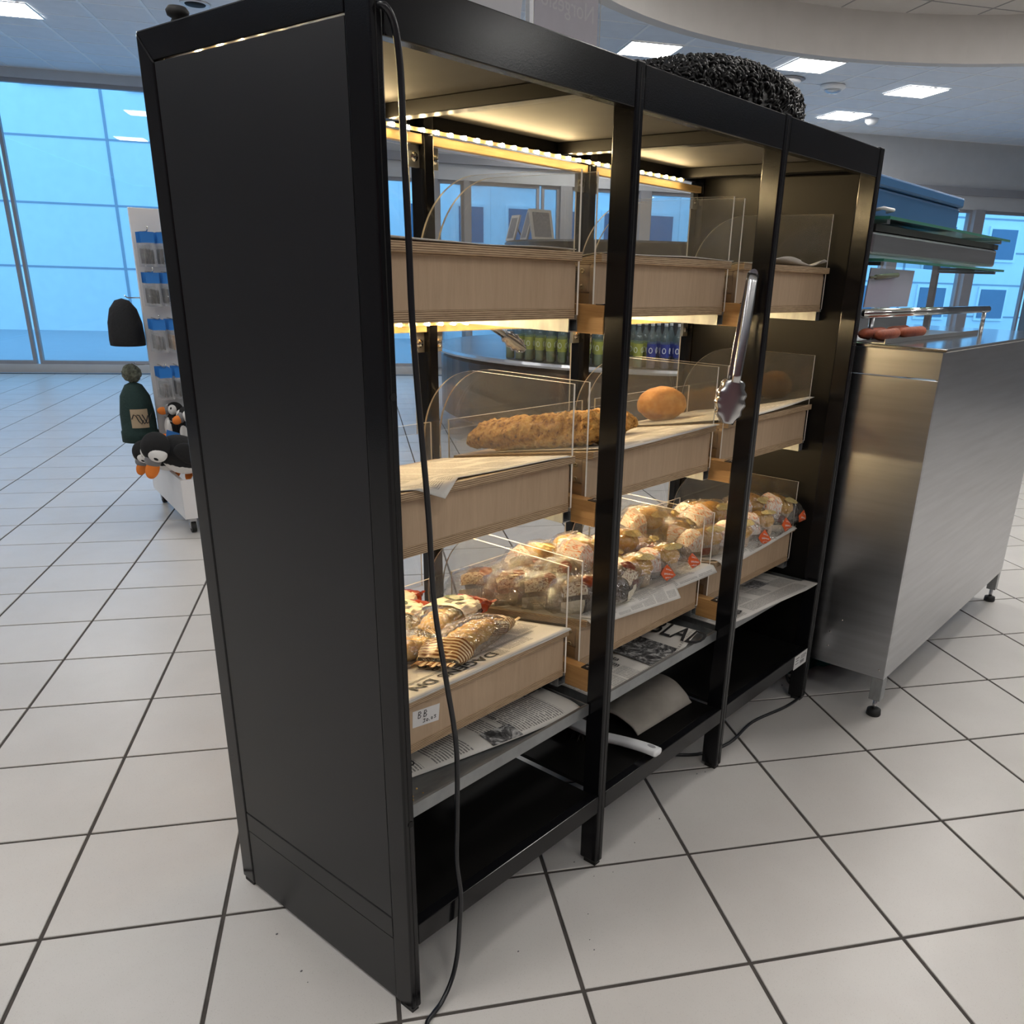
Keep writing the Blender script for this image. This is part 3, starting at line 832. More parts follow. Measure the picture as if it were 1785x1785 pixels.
sheet('newspaper', 'newspaper sheet under the orange wrapped muffins with one corner over the front', 'newspaper', liner(2, .75, 1.395, .075, .50, .003, .55, -.03, 11), 40, 20, MAT['news_a'], NG)
sheet('newspaper', 'second newspaper layer hanging over the front of the middle bay bottom drawer', 'newspaper', liner(2, .74, 1.16, .055, .40, .002, .6, -.05, 12, .0004), 40, 20, MAT['news_b'], NG, thick=.0006)
sheet('newspaper', 'white newspaper sheet under the muffins against the right end panel', 'newspaper', liner(2, 1.44, 2.02, .075, .50, .003, .6, .04, 13), 40, 20, MAT['news_a'], NG)
# papers lying in the metal trays
ZTR = .4885
pm = N('news_photo'); pm.b.inputs['Roughness'].default_value = .8
pm.l.new(pm.ramp(pm.noise(pm.coord('Object'), 34, 5, .7, 1.5), [(.38, (.015, .015, .016)), (.5, (.12, .12, .12)), (.62, (.55, .55, .54))]), pm.b.inputs['Base Color'])
PHOTO = pm.mat
mt1 = paper_mat('newsprint_sideways', 3, 78, .72, seed=14.0)
def fnt1(u, v):           # lines of text run along y (u)
    x = .036 + .632 * v
    f_ = .128 * (1 - v) ** 1.3
    y = .058 + f_ + (.45 - f_) * u
    z = ZTR + .012 + .004 * noise.noise(Vector((u * 2, v * 3, 5))) + .008 * v
    if u < .12: z -= .011 * (1 - u / .12) ** 2
    return Vector((x, y, z))
def on_t1(x, y, h=.0026):
    v = (x - .036) / .632; f_ = .128 * (1 - v) ** 1.3
    return fnt1(max(0, (y - .058 - f_) / (.45 - f_)), v) + Vector((0, 0, h))
def drape(mb, f, k=0):
    for i in range(k, len(mb.v)):
        mb.v[i] = f(mb.v[i].x, mb.v[i].y)
tm = MB()
text_mb('Cum acil ratius', .030, frame((.185, .175, 0), (.10, 1, 0), (-1, .10, 0)), tm, bold=.0004)
text_mb('At lam veniar resc', .021, frame((.455, .112, 0), (.08, 1, 0), (-1, .08, 0)), tm, shear=.2)
text_mb('N', .06, frame((.145, .155, 0), (.10, 1, 0), (-1, .10, 0)), tm, bold=.001)
drape(tm, on_t1)
n1 = sheet('newspaper', 'printed newspaper lying sideways in the metal tray under the date sticker drawer', 'newspaper', fnt1, 30, 40, mt1, NG, text=tm, thick=.002)
obj('photograph', MB().grid(lambda u, v: on_t1(.372 + .090 * v, .083 + .055 * u + .02 * (1 - v), .0030), 10, 6), PHOTO, n1, smooth=True)
obj('photograph', MB().grid(lambda u, v: on_t1(.585 + .075 * v, .20 + .10 * u, .0030), 6, 6), PHOTO, n1, smooth=True)
# middle tray: front page with a rolled right edge
mt2 = paper_mat('newsprint_front_page', 5, 70, .5, seed=21.0, photo=[(.05, 1.0, .42, 1.0, 1)])
def fnt2(u, v):           # v runs along x (left -> right), u along y (front -> back): top of page is to the right
    x = .720 + .60 * v; y = .058 + .44 * u
    z = ZTR + .006 + .002 * noise.noise(Vector((u * 2, v * 3, 15)))
    k_ = max(0, v - .72) / .28
    z += .045 * math.sin(min(1, k_) * math.pi * .62) * (.55 + .45 * (1 - u))
    x -= .05 * k_ ** 2
    return Vector((x, y, z))
def on_t2(x, y, h=.0050):
    lo, hi = 0.0, 1.0
    for _ in range(30):
        m_ = (lo + hi) / 2
        if fnt2(.5, m_).x < x: lo = m_
        else: hi = m_
    return fnt2((y - .058) / .44, (lo + hi) / 2) + Vector((0, 0, h))
tm = MB(); tx = (0, -1, 0); ty = (1, 0, 0)
text_mb('DAGBLAD', .080, frame((1.195, .385, 0), tx, ty), tm, shear=.15, bold=.001)
text_mb('Assume volupta', .030, frame((.975, .36, 0), tx, ty), tm, bold=.0006)
text_mb('temquasi te parum', .030, frame((.943, .37, 0), tx, ty), tm, bold=.0006)
text_mb('R', .07, frame((1.155, .43, 0), tx, ty), tm, bold=.001)
text_mb('S', .06, frame((1.105, .44, 0), tx, ty), tm, bold=.001)
drape(tm, on_t2)
n2 = sheet('newspaper', 'front page newspaper with a rolled edge in the middle bay metal tray', 'newspaper', fnt2, 26, 44, mt2, NG, text=tm, thick=.003)
obj('photograph', MB().grid(lambda u, v: on_t2(1.02 + .145 * v, .075 + .285 * u, .0048), 14, 10), PHOTO, n2, smooth=True)
# right tray: folded grey paper sticking out over the front
mt3 = paper_mat('newsprint_grey_dense', 6, 110, .62, base=(.66, .64, .60), seed=31.0, photo=[(.30, .44, .64, .80), (.56, 1.0, .08, .20)])
def fnt3(u, v):
    x = 1.405 + .60 * v + .03 * (1 - u) * v; y = -.005 + .44 * u + .058 * (1 - v) ** 2
    z = ZTR + .018 + .003 * noise.noise(Vector((u * 3, v * 3, 25))) + .016 * math.sin(v * 3.0) * (1 - u)
    if y < .05: z = max(z, ZTR + .0275)
    return Vector((x, y, z))
tm = MB(); text_mb('Au', .05, frame((1.505, .055, 0), (1, .15, 0), (-.15, 1, 0)), tm, bold=.0012)
def on_t3(x, y): 
    v = (x - 1.405) / .62; return fnt3(max(0, (y + .005 - .058 * (1 - v) ** 2) / .44), v) + Vector((0, 0, .0038))
drape(tm, on_t3)
sheet('newspaper', 'thick folded grey newspaper sticking out of the metal tray against the right end panel', 'newspaper', fnt3, 26, 40, mt3, NG, text=tm, thick=.005)

# ================================================================== BREAD
def crust(name, stops, sc_=30, bump=.7, bd=.012):
    n = N(name); v = n.coord('Object')
    f = n.noise(v, sc_, 6, .68)
    n.l.new(n.ramp(f, stops), n.b.inputs['Base Color']); n.b.inputs['Roughness'].default_value = .62
    n.bump(n.noise(v, sc_ * 1.6, 5, .7), bump, bd)
    return n.mat
MAT['seed_crust'] = crust('seeded_loaf_crust', [(.34, (.10, .04, .012)), (.42, (.48, .22, .05)), (.52, (.78, .44, .12)), (.70, (.88, .62, .25))], 70, .9, .012)
MAT['bun_crust'] = crust('bun_crust', [(.3, (.42, .15, .03)), (.5, (.66, .30, .07)), (.7, (.80, .47, .15))], 26, .35, .006)
def loaf(label, p0, p1, rw, rh, seed, amp):
    p0, p1 = Vector(p0), Vector(p1); ax = (p1 - p0); L = ax.length; ax.normalize()
    side = Vector((0, 0, 1)).cross(ax).normalized(); up = ax.cross(side)
    def fn(u, v):
        t = 2 * math.pi * u; s_ = (v - .5) * 2
        e = max(0.02, (1 - abs(s_) ** 3.6)) ** .5
        cz = math.sin(t); cy = math.cos(t)
        p = p0 + ax * (L * v)
        hz = rh * (cz if cz > 0 else cz * .55)
        q = p + side * (cy * rw * e) + up * (hz * e + rh * .55)
        d = (side * cy + up * cz)
        k_ = noise.fractal(q * 34 + Vector((seed, 0, 0)), .7, 2.3, 5)
        return q + d * (amp * k_)
    mb = MB().grid(fn, 80, 170, wrap=True)
    o = obj('bread_loaf', mb, MAT['seed_crust'], org=(p0 + p1) / 2, smooth=True)
    return tag(o, label, 'bread', 'seeded bread loaves')
loaf('long seeded crusty loaf lying along the edge of the middle bay drawer', board_pt(1, .79, .60, .006), board_pt(1, .865, .105, .006), .062, .056, 1.0, .010)
loaf('shorter seeded crusty loaf lying behind the long one', board_pt(1, .95, .56, .006), board_pt(1, 1.165, .27, .006), .055, .050, 7.0, .010)
bm_ = MB().ell(board_pt(1, 1.60, .475, .058), (.098, .07, .062), 48, 32, fn=lambda d: 1 + .03 * noise.fractal(d * 3.0, 1, 2, 3) + (.0 if d.z > -.4 else -.06))
bm_.move(Matrix.Translation(board_pt(1, 1.60, .475)) @ Matrix.Rotation(-.25, 4, 'Z') @ Matrix.Translation(-board_pt(1, 1.60, .475)))
tag(obj('bread_bun', bm_, MAT['bun_crust'], org=board_pt(1, 1.60, .475), smooth=True), 'round golden bread bun alone on the middle tier', 'bread')

# ================================================================== WRAPPED MUFFINS
MAT['muffin_y'] = crust('yellow_muffin', [(.3, (.50, .22, .03)), (.5, (.74, .40, .07)), (.75, (.82, .55, .15))], 34, .3, .004)
MAT['muffin_d'] = crust('dark_muffin', [(.3, (.05, .035, .025)), (.5, (.11, .075, .05)), (.75, (.24, .16, .10))], 34, .4, .004)
MAT['cup_w'] = plain('paper_cup_white', (.62, .50, .36), .7, var=.25, vs_=40)
MAT['cup_d'] = plain('paper_cup_dark', (.16, .13, .10), .7, var=.25, vs_=40)
MAT['wrap'] = clear('cellophane_wrap', (.97, .965, .95), .14, .035, .03, (.88, .85, .80), crinkle=1.0, cscale=46, ior=1.5, hz_scale=60)
def printed(name, bgc, inkc, thr=.52, scale=60, stretch=(1, 1, 1)):
    n = N(name); v = n.coord('UV', stretch)
    f = n.m('GREATER_THAN', n.noise(v, scale, 2, .6, .8), thr)
    n.l.new(n.mix(f, bgc, inkc), n.b.inputs['Base Color']); n.b.inputs['Roughness'].default_value = .28
    return n.mat
MAT['lab_white'] = printed('white_label_orange_script', (.82, .76, .68), (.70, .20, .05), .58, 9, (2.2, 1.0, 1))
MAT['lab_oval'] = printed('cream_oval_label', (.74, .60, .26), (.36, .24, .05), .60, 14, (2, .8, 1))
MAT['lab_red'] = plain('orange_red_label', (.70, .11, .02), .3)
MAT['lab_brown'] = plain('brown_cup_print', (.20, .045, .02), .3)
MAT['lab_cream'] = printed('cream_ingredient_label', (.72, .66, .52), (.30, .26, .2), .60, 30, (1, 5, 1))
MAT['lab_text'] = plain('white_label_text', (.85, .82, .80), .4)
def pillow(L, W, H, seed, amp, fin=.02, z0=0.0):
    """surface of a flow-pack: axis x, returns P(s,t,off)"""
    def P(s_, t, off=0.0):
        a = abs(s_)
        e = (1 - min(1, a) ** 3.0); e = max(e, 0.0) ** .62
        w_ = W * (.78 + .22 * e); h_ = H * e
        c, n_ = math.cos(t), math.sin(t)
        cc = math.copysign(abs(c) ** .8, c); ss = math.copysign(abs(n_) ** .85, n_)
        x = s_ * L
        p = Vector((x, cc * w_, z0 + H * .92 + ss * (h_ + .0012)))
        p.z -= H * .35 * a ** 3
        k_ = noise.noise(Vector((x * 30 + seed, c * 1.6 + seed, n_ * 1.6))) + .6 * noise.noise(Vector((x * 70 + seed, c * 4.5, n_ * 4.5 + seed)))
        p += Vector((0, c, n_)) * (amp * k_ * (.35 + .65 * e) + off)
        return p
    return P
def patch(mb, P, s0, s1, t0, t1, nu=10, nv=6, off=.0016, shape='rect', mi=0):
    def fn(u, v):
        if shape == 'diamond':
            k_ = 1 - abs(2 * v - 1); return P((s0 + s1) / 2 + (u - .5) * (s1 - s0) * k_, t0 + (t1 - t0) * v, off)
        if shape == 'oval':
            k_ = math.sqrt(max(0.0004, 1 - (2 * v - 1) ** 2)); return P((s0 + s1) / 2 + (u - .5) * (s1 - s0) * k_, t0 + (t1 - t0) * v, off)
        return P(s0 + (s1 - s0) * u, t0 + (t1 - t0) * v, off)
    return mb.grid(fn, nu, nv, mi)
def make_muffin(dark, seed, label, group):
    r = root('wrapped_muffin', label, 'muffin', (0, 0, 0), group)
    cup = MB(); nr = 44
    prof = [(.036, .003), (.0385, .004), (.044, .030), (.049, .052)]
    for q in range(1):
        k = len(cup.v)
        for (rr, z) in prof:
            for j in range(nr * 2):
                t = math.pi * j / nr; r2 = rr * (1 + (.035 if j % 2 else -.02))
                cup.v.append(Vector((r2 * math.cos(t), r2 * math.sin(t), z)))
        for i in range(len(prof) - 1):
            for j in range(nr * 2):
                j2 = (j + 1) % (nr * 2)
                cup.f.append((k + i * nr * 2 + j, k + i * nr * 2 + j2, k + (i + 1) * nr * 2 + j2, k + (i + 1) * nr * 2 + j)); cup.m.append(0); cup.uv.append(None)
        cup.f.append(tuple(k + j for j in range(nr * 2))[::-1]); cup.m.append(0); cup.uv.append(None)
    obj('paper_cup', cup, MAT['cup_d' if dark else 'cup_w'], r)
    top = MB().ell((0, 0, .056), (.055, .055, .040), 36, 20, fn=lambda d: (1 + .05 * noise.fractal(d * 2.3 + Vector((seed, 0, 0)), 1, 2, 3)) * (1 if d.z > -.15 else .93))
    obj('muffin_top', top, MAT['muffin_d' if dark else 'muffin_y'], r, smooth=True)
    P = pillow(.112, .062, .052, seed, .0072)
    wm = MB().grid(lambda u, v: P((v - .5) * 2, 2 * math.pi * u), 40, 34, wrap=True)
    for sg in (-1, 1):   # crimped fins
        def fin(u, v):
            a = P(sg, math.pi, 0); b = P(sg, 0, 0); q = a.lerp(b, u)
            return Vector((sg * (.112 + .022 * v + (.003 if int(u * 26) % 2 and v > .9 else 0)), q.y * (1 + .05 * v), q.z + .0025 * math.sin(u * 26) * v))
        wm.grid(fin, 26, 2)
    obj('wrapper', wm, MAT['wrap'], r)
    if dark:
        obj('label', patch(MB(), P, -.62, -.02, math.pi * 1.02, math.pi * 1.32, 10, 6), MAT['lab_cream'], r)
        obj('label', patch(MB(), P, -.55, .05, math.pi * .72, math.pi * .96, 10, 6, shape='rect'), MAT['lab_white2'], r)
        obj('label', patch(MB(), P, -.05, .30, math.pi * .55, math.pi * .85, 10, 8, shape='oval'), MAT['lab_brown'], r)
    else:
        obj('label', patch(MB(), P, -.96, -.46, math.pi * .40, math.pi * 1.12, 12, 12), MAT['lab_white'], r)
        obj('oval_label', patch(MB(), P, -.20, .42, math.pi * .60, math.pi * .78, 14, 8, .0016, 'oval'), MAT['lab_oval'], r)
        obj('cup_print', patch(MB(), P, -.45, -.18, math.pi * 1.05, math.pi * 1.22, 6, 5, .0024), MAT['lab_brown'], r)
        for (sa, sb, ta, tb_) in ((.46, 1.0, math.pi * .80, math.pi * 1.22),):
            dl = obj('diamond_label', patch(MB(), P, sa, sb, ta, tb_, 8, 8, .0022, 'diamond'), MAT['lab_red'], r)
            tw = MB()
            for row in range(3):
                n_ = (4, 6, 4)[row]
                for q in range(n_):
                    s_c = (sa + sb) / 2 + (q - (n_ - 1) / 2) * .047; t_c = ta + (tb_ - ta) * (.30 + .2 * row)
                    for (du, dv, wu, wv) in ((-.016, -.03, .010, .09), (.008, -.03, .009, .09), (-.008, .0 if q % 2 else .035, .018, .026)):
                        patch(tw, P, s_c + du, s_c + du + wu, t_c + dv, t_c + dv + wv, 1, 1, .0032)
            obj('lettering', tw, MAT['lab_text'], dl)
    return r
MAT['lab_white2'] = printed('cream_brown_film_print', (.66, .58, .44), (.24, .13, .08), .56, 7, (1.5, 1, 1))
def put_muffins(protos, spots, labels, group):
    for i, ((x, y, h, rz, tx, ty), lb) in enumerate(zip(spots, labels)):
        p = protos[i % len(protos)]
        loc = board_pt(2, x, y, .0032 + h); rot = (tx - .168 if h == 0 else tx, ty, rz)
        if i < len(protos):
            p.location = loc * S; p.rotation_euler = rot; p['label'] = lb
        else:
            dup(p, loc, rot, lb, group)
DG = 'clear wrapped dark muffins'
OG = 'orange labelled wrapped muffins'
dpro = [make_muffin(True, 2.0 + 3 * i, 'x', DG) for i in range(3)]
opro = [make_muffin(False, 12.0 + 3 * i, 'x', OG) for i in range(4)]
put_muffins(dpro, [(.800, .575, 0, -.7, 0, 0), (.805, .445, 0, -.5, 0, 0), (.80, .315, 0, -.75, 0, 0), (.805, .19, 0, -.6, 0, 0), (.93, .52, .015, -.2, .15, .1), (.94, .36, .012, -.9, .1, -.1), (.955, .165, 0, .3, 0, 0)],
    ['dark muffin in clear film at the rear of the row by the acrylic sheet', 'dark muffin in clear film beside the rearmost clear wrapped one', 'dark muffin in clear film in the middle of the row along the acrylic sheet', 'dark muffin in clear film at the front of the row behind the acrylic edge', 'dark muffin in clear film lying behind the clear wrapped row near the rear sheet', 'dark muffin in clear film leaning between the clear row and the orange ones', 'dark muffin in clear film at the front edge beside the orange labelled ones'], DG)
put_muffins(opro, [
    (1.075, .185, 0, -.45, 0, 0), (1.225, .185, 0, -.35, 0, 0), (1.19, .33, .055, -.5, 0, .08), (1.06, .40, .05, .3, .15, .1), (1.02, .54, .035, -.3, 0, 0), (1.17, .53, .03, .5, 0, .1), (1.30, .45, .01, -.6, .1, 0), (1.305, .31, .0, .2, 0, 0), (1.10, .30, 0, .6, 0, 0),
    (1.50, .19, 0, -.5, 0, 0), (1.64, .155, 0, -.55, .1, 0), (1.81, .15, 0, -.35, 0, 0), (1.55, .34, .01, .4, 0, 0), (1.70, .30, .055, -.3, .15, 0), (1.86, .235, .06, -.35, .25, .1), (1.95, .165, .035, -.3, .1, .2), (1.66, .47, .02, .2, 0, 0), (1.82, .42, .03, -.5, 0, 0), (1.55, .50, .06, .1, 0, .1), (1.48, .43, .07, -.3, .2, 0)],
    ['golden muffin at the front of the middle bay beside the dark clear wrapped one', 'golden muffin at the front right corner of the middle bay newspaper', 'golden muffin stacked on top in the middle bay with a red diamond label', 'golden muffin lying on the pile behind the inner front post', 'golden muffin with orange film at the rear left of the pile', 'golden muffin at the rear centre of the middle bay pile', 'golden muffin at the rear right of the middle bay pile', 'golden muffin beside the acrylic sheet between two bays', 'golden muffin buried under the stacked one in the middle bay',
     'golden muffin just right of the double acrylic sheets', 'golden muffin with a red label over the front of the right bay drawer', 'golden muffin at the front of the right bay above the plywood front', 'golden muffin in the second row of the right bay', 'golden muffin stacked in the middle of the right bay pile', 'golden muffin on top of the right bay pile beside the end panel', 'golden muffin at the right end of the pile with a red end label', 'golden muffin in the rear row of the right bay', 'golden muffin in the rear row beside the end panel', 'golden muffin on top of the rear row of the right bay', 'golden muffin on top next to the double acrylic sheets'], OG)

# ================================================================== WRAPPED PASTRIES (bottom left drawer)
MAT['pastry'] = crust('glazed_pastry', [(.3, (.48, .22, .04)), (.5, (.72, .42, .10)), (.72, (.85, .62, .24))], 40, .5, .006)
MAT['lab_cream2'] = plain('cream_pack_print', (.80, .74, .58), .3)
MAT['pack_red'] = plain('rust_red_pack_film', (.36, .055, .02), .25)
def stripes(name, c1, c2, k):
    n = N(name); tc = n.node('ShaderNodeTexCoord'); sx = n.node('ShaderNodeSeparateXYZ'); n.l.new(tc.outputs['UV'], sx.inputs[0])
    f = n.m('GREATER_THAN', n.m('FRACT', n.m('MULTIPLY', sx.outputs['X'], k)), .5)
    n.l.new(n.mix(f, c1, c2), n.b.inputs['Base Color']); n.b.inputs['Roughness'].default_value = .25
    return n.mat
MAT['pack_stripe'] = stripes('brown_gold_stripe_film', (.80, .62, .36), (.24, .09, .025), 7)
MAT['pack_green'] = plain('olive_badge', (.10, .13, .045), .3)
def make_pack(red, seed, label):
    r = root('pastry_pack', label, 'pastry', (0, 0, 0), 'wrapped pastries on the bottom left drawer')
    br = MB()
    for s_ in range(2):   # braided pastry: two winding ropes
        pts = [Vector((-.10 + .20 * i / 30, .024 * math.sin(i * .95 + s_ * math.pi), .026 + .009 * math.cos(i * .95 + s_ * math.pi))) for i in range(31)]
        rs = [.022 * max(.35, (1 - abs(i / 15 - 1) ** 4)) for i in range(31)]
        br.tube(pts, rs, 12)
    obj('pastry', br, MAT['pastry'], r, smooth=True)
    P = pillow(.145, .072, .034, seed, .0068)
    wm = MB().grid(lambda u, v: P((v - .5) * 2, 2 * math.pi * u), 40, 40, wrap=True)
    obj('wrapper', wm, MAT['wrap'], r)
    for sg in (-1, 1):
        def fin(u, v):
            a = P(sg, math.pi, 0); b = P(sg, 0, 0); q = a.lerp(b, u)
            return Vector((sg * (.145 + .026 * v + (.003 if int(u * 30) % 2 and v > .9 else 0)), q.y * (1 + .06 * v), q.z + .003 * math.sin(u * 24) * v))
        obj('sealed_end', MB().grid(fin, 30, 2), MAT['pack_red' if red and sg > 0 else 'pack_stripe'], r)
    if red:
        obj('end_print', patch(MB(), P, .52, .99, 0, math.pi * 2, 8, 30), MAT['pack_red'], r)
        lb = obj('label', patch(MB(), P, -.10, .56, math.pi * .10, math.pi * 1.0, 12, 16, .0014), MAT['lab_cream2'], r)
        obj('badge', patch(MB(), P, .24, .46, math.pi * .40, math.pi * .62, 8, 6, .0034, 'oval'), MAT['pack_green'], lb)
        tw = MB()
        for q in range(5): patch(tw, P, .02 + q * .04, .045 + q * .04, math.pi * .62, math.pi * .72, 1, 1, .0034)
        for q in range(5): patch(tw, P, .02 + q * .04, .04 + q * .04, math.pi * .50, math.pi * .57, 1, 1, .0034)
        obj('lettering', tw, MAT['ink'], lb)
    else:
        obj('end_print', patch(MB(), P, .62, .98, 0, math.pi * 2, 8, 30), MAT['pack_stripe'], r)
        obj('end_print', patch(MB(), P, -.98, -.62, 0, math.pi * 2, 8, 30), MAT['pack_stripe'], r)
    return r
pp = [make_pack(True, 3.3, 'x'), make_pack(False, 8.1, 'x')]
spots = [(0, .50, .40, .016, .25, 'red ended pastry pack pointing at the acrylic sheet with an olive badge'),
         (1, .430, .245, 0, .25, 'gold striped pastry pack lying nearest the newspaper masthead'),
         (0, .40, .50, .018, .5, 'red and cream pastry pack second from the rear of the pile'),
         (0, .44, .575, .030, .55, 'red and cream pastry pack at the rear of the pile'),
         (1, .27, .335, .0, -.2, 'gold striped pastry pack at the left of the pile behind the cable'),
         (1, .31, .43, .012, .6, 'gold striped pastry pack under the red ended ones')]
first = {0: True, 1: True}
for (k, x, y, h, rz, lb) in spots:
    loc = board_pt(2, x, y, .0062 + h); rot = (-.168, 0, rz)
    if first[k]:
        pp[k].location = loc * S; pp[k].rotation_euler = rot; pp[k]['label'] = lb; first[k] = False
    else:
        dup(pp[k], loc, rot, lb)

# ================================================================== SMALL THINGS ON THE UNIT
def tongs(label, p_top, p_bot, spread, width_dir, wk=1.0):
    p0, p1 = Vector(p_top), Vector(p_bot); ax = (p1 - p0).normalized(); L = (p1 - p0).length
    wd = Vector(width_dir); wd = (wd - ax * wd.dot(ax)).normalized(); nn = ax.cross(wd)
    r = root('serving_tongs', label, 'tongs', p0, 'steel serving tongs')
    for sg in (-1, 1):
        def fn(u, v):
            w_ = .016 * wk * (1 - .25 * v); off = sg * (.002 + spread * math.sin(v * math.pi * .55))
            return p0 + ax * (L * .72 * v) + wd * ((u - .5) * 2 * w_) + nn * (off + sg * .004 * (1 - (2 * u - 1) ** 2))
        a_ = obj('arm', MB().grid(fn, 6, 14), MAT['tong_steel'], r, smooth=True)
        md = a_.modifiers.new('t', 'SOLIDIFY'); md.thickness = .0014
        def sp(u, v):
            t = v; w_ = .044 * wk * math.sin(math.pi * min(1, .12 + .80 * t)) ** .6
            edge = abs(2 * u - 1); wv = .003 * math.sin(t * 26) * edge ** 3
            off = sg * (spread * math.sin(math.pi * .55 * (.70 + .30 * t)) * (1 - .5 * t) + .004 - .013 * edge ** 2)
            return p0 + ax * (L * (.70 + .30 * t)) + wd * ((u - .5) * 2 * (w_ + wv)) + nn * off
        s_ = obj('scoop', MB().grid(sp, 10, 22), MAT['tong_steel'], r, smooth=True)
        md = s_.modifiers.new('t', 'SOLIDIFY'); md.thickness = .0014
    obj('hinge', MB().tube([p0 - nn * .006, p0 + nn * .006], .012, 14), MAT['tong_steel'], r, smooth=False)
    return r
tongs('long steel serving tongs hanging beside the inner post of the middle bay', (1.335, .035, 1.607), (1.262, .035, 1.200), .018, (1, -.9, 0))
hk = obj('hook', MB().tube([(1.3652, .03, 1.500), (1.345, .03, 1.500), (1.340, .03, 1.507)], .0025, 8), MAT['chrome'], unit, smooth=True)
tongs('steel serving tongs hanging behind the rear pane of the middle bay', (.83, .73, 1.52), (1.16, .73, 1.360), .008, (0, 0, 1), .55)
obj('hook', MB().tube([(.815, .7, 1.53), (.815, .735, 1.53), (.825, .735, 1.538)], .003, 8), MAT['chrome'], unit, smooth=True)

# hanging power cable in front of the near post
def smooth_path(pts, n=8):
    pts = [Vector(p) for p in pts]; out = []
    for i in range(len(pts) - 1):
        a, b = pts[max(i - 1, 0)], pts[i]; c, d = pts[i + 1], pts[min(i + 2, len(pts) - 1)]
        for k in range(n):
            t = k / n
            out.append(.5 * ((2 * b) + (c - a) * t + (2 * a - 5 * b + 4 * c - d) * t * t + (3 * b - a - 3 * c + d) * t ** 3))
    return out + [pts[-1]]
cp = [(.018, .004, 1.952), (.022, -.010, 1.950), (.033, -.014, 1.935), (.042, -.013, 1.905), (.047, -.012, 1.859), (.048, -.012, 1.789), (.050, -.012, 1.708), (.052, -.012, 1.624), (.054, -.012, 1.508), (.061, -.012, 1.394), (.067, -.012, 1.313), (.078, -.012, 1.164), (.086, -.012, .991), (.109, -.012, .835), (.137, -.012, .650), (.136, -.012, .477), (.132, -.012, .358), (.143, -.012, .256), (.138, -.012, .178), (.128, -.014, .10), (.104, -.02, .045), (.062, -.03, .014), (.030, -.035, .0062), (-.003, -.050, .0062), (-.04, -.12, .0062), (-.05, -.24, .0062), (.02, -.40, .0062), (.20, -.52, .0062)]
tag(obj('power_cable', MB().tube(smooth_path(cp, 6), .0056, 10), MAT['cable'], org=(.05, -.012, 1.0), smooth=True), 'thin black power cable hanging down the front of the near post to the floor', 'cable')
fc = [(1.30, .22, .0062), (1.40, .10, .0062), (1.55, .05, .0062), (1.75, .06, .0062), (1.95, .02, .0062), (2.08, .015, .0062), (2.14, .045, .0062), (2.145, .09, .012), (2.12, .10, .05), (2.105, .10, .12), (2.098, .10, .22)]
tag(obj('power_cable', MB().tube(smooth_path(fc, 6), .0058, 10), MAT['cable'], org=(1.8, .05, .006), smooth=True), 'black power cable looping over the floor below the right bay', 'cable')

# shaggy cushion on the roof: a pillow form covered with looped cords
sh = root('shaggy_cushion', 'black shaggy looped cushion lying on top of the shelf unit', 'cushion', (1.4, .26, 2.0))
cc_ = Vector((1.395, .27, 2.0))
def cush(d, rr=1.0):
    ex = Vector((.44 * math.copysign(abs(d.x) ** .8, d.x), .20 * d.y, max(.0, d.z) ** .42 * .134))
    if d.x < 0: ex.z *= (1 - .62 * abs(d.x) ** 1.3)
    ex.z += .012
    return cc_ + ex * rr
core = MB().grid(lambda u, v: cush(Vector((math.cos(math.pi / 2 * v) * math.cos(2 * math.pi * u), math.cos(math.pi / 2 * v) * math.sin(2 * math.pi * u), math.sin(math.pi / 2 * v)))) - Vector((0, 0, .010)), 40, 12, wrap=True)
MAT['shag'] = plain('black_shag', (.005, .005, .0055), .42, bump=.2, bs=300, spec=.3)
obj('cover', core, MAT['shag'], sh, smooth=True)
lp = MB()
for q in range(3600):
    u = rnd.random() * 2 * math.pi; z = rnd.random() ** (2.2 if q % 2 else .8)
    c_ = math.sqrt(1 - z * z); d = Vector((c_ * math.cos(u), c_ * math.sin(u), z))
    b0 = cush(d, .97); nrm = (b0 - (cc_ + Vector((0, 0, -.05)))).normalized()
    sd = Vector((rnd.gauss(0, 1), rnd.gauss(0, 1), rnd.gauss(0, 1))); sd = (sd - nrm * sd.dot(nrm)).normalized()
    L_ = rnd.uniform(.014, .030); h_ = rnd.uniform(.006, .016)
    pts = [b0 - nrm * .006 - sd * L_ * .5, b0 + nrm * h_ * .8 - sd * L_ * .3, b0 + nrm * h_, b0 + nrm * h_ * .75 + sd * L_ * .35, b0 - nrm * .006 + sd * L_ * .5]
    for p in pts: p.z = max(p.z, 2.003)
    lp.tube(pts, .0038, 5, cap=False)
o = obj('shag_loops', lp, MAT['shag'], sh, smooth=True); o['kind'] = 'stuff'

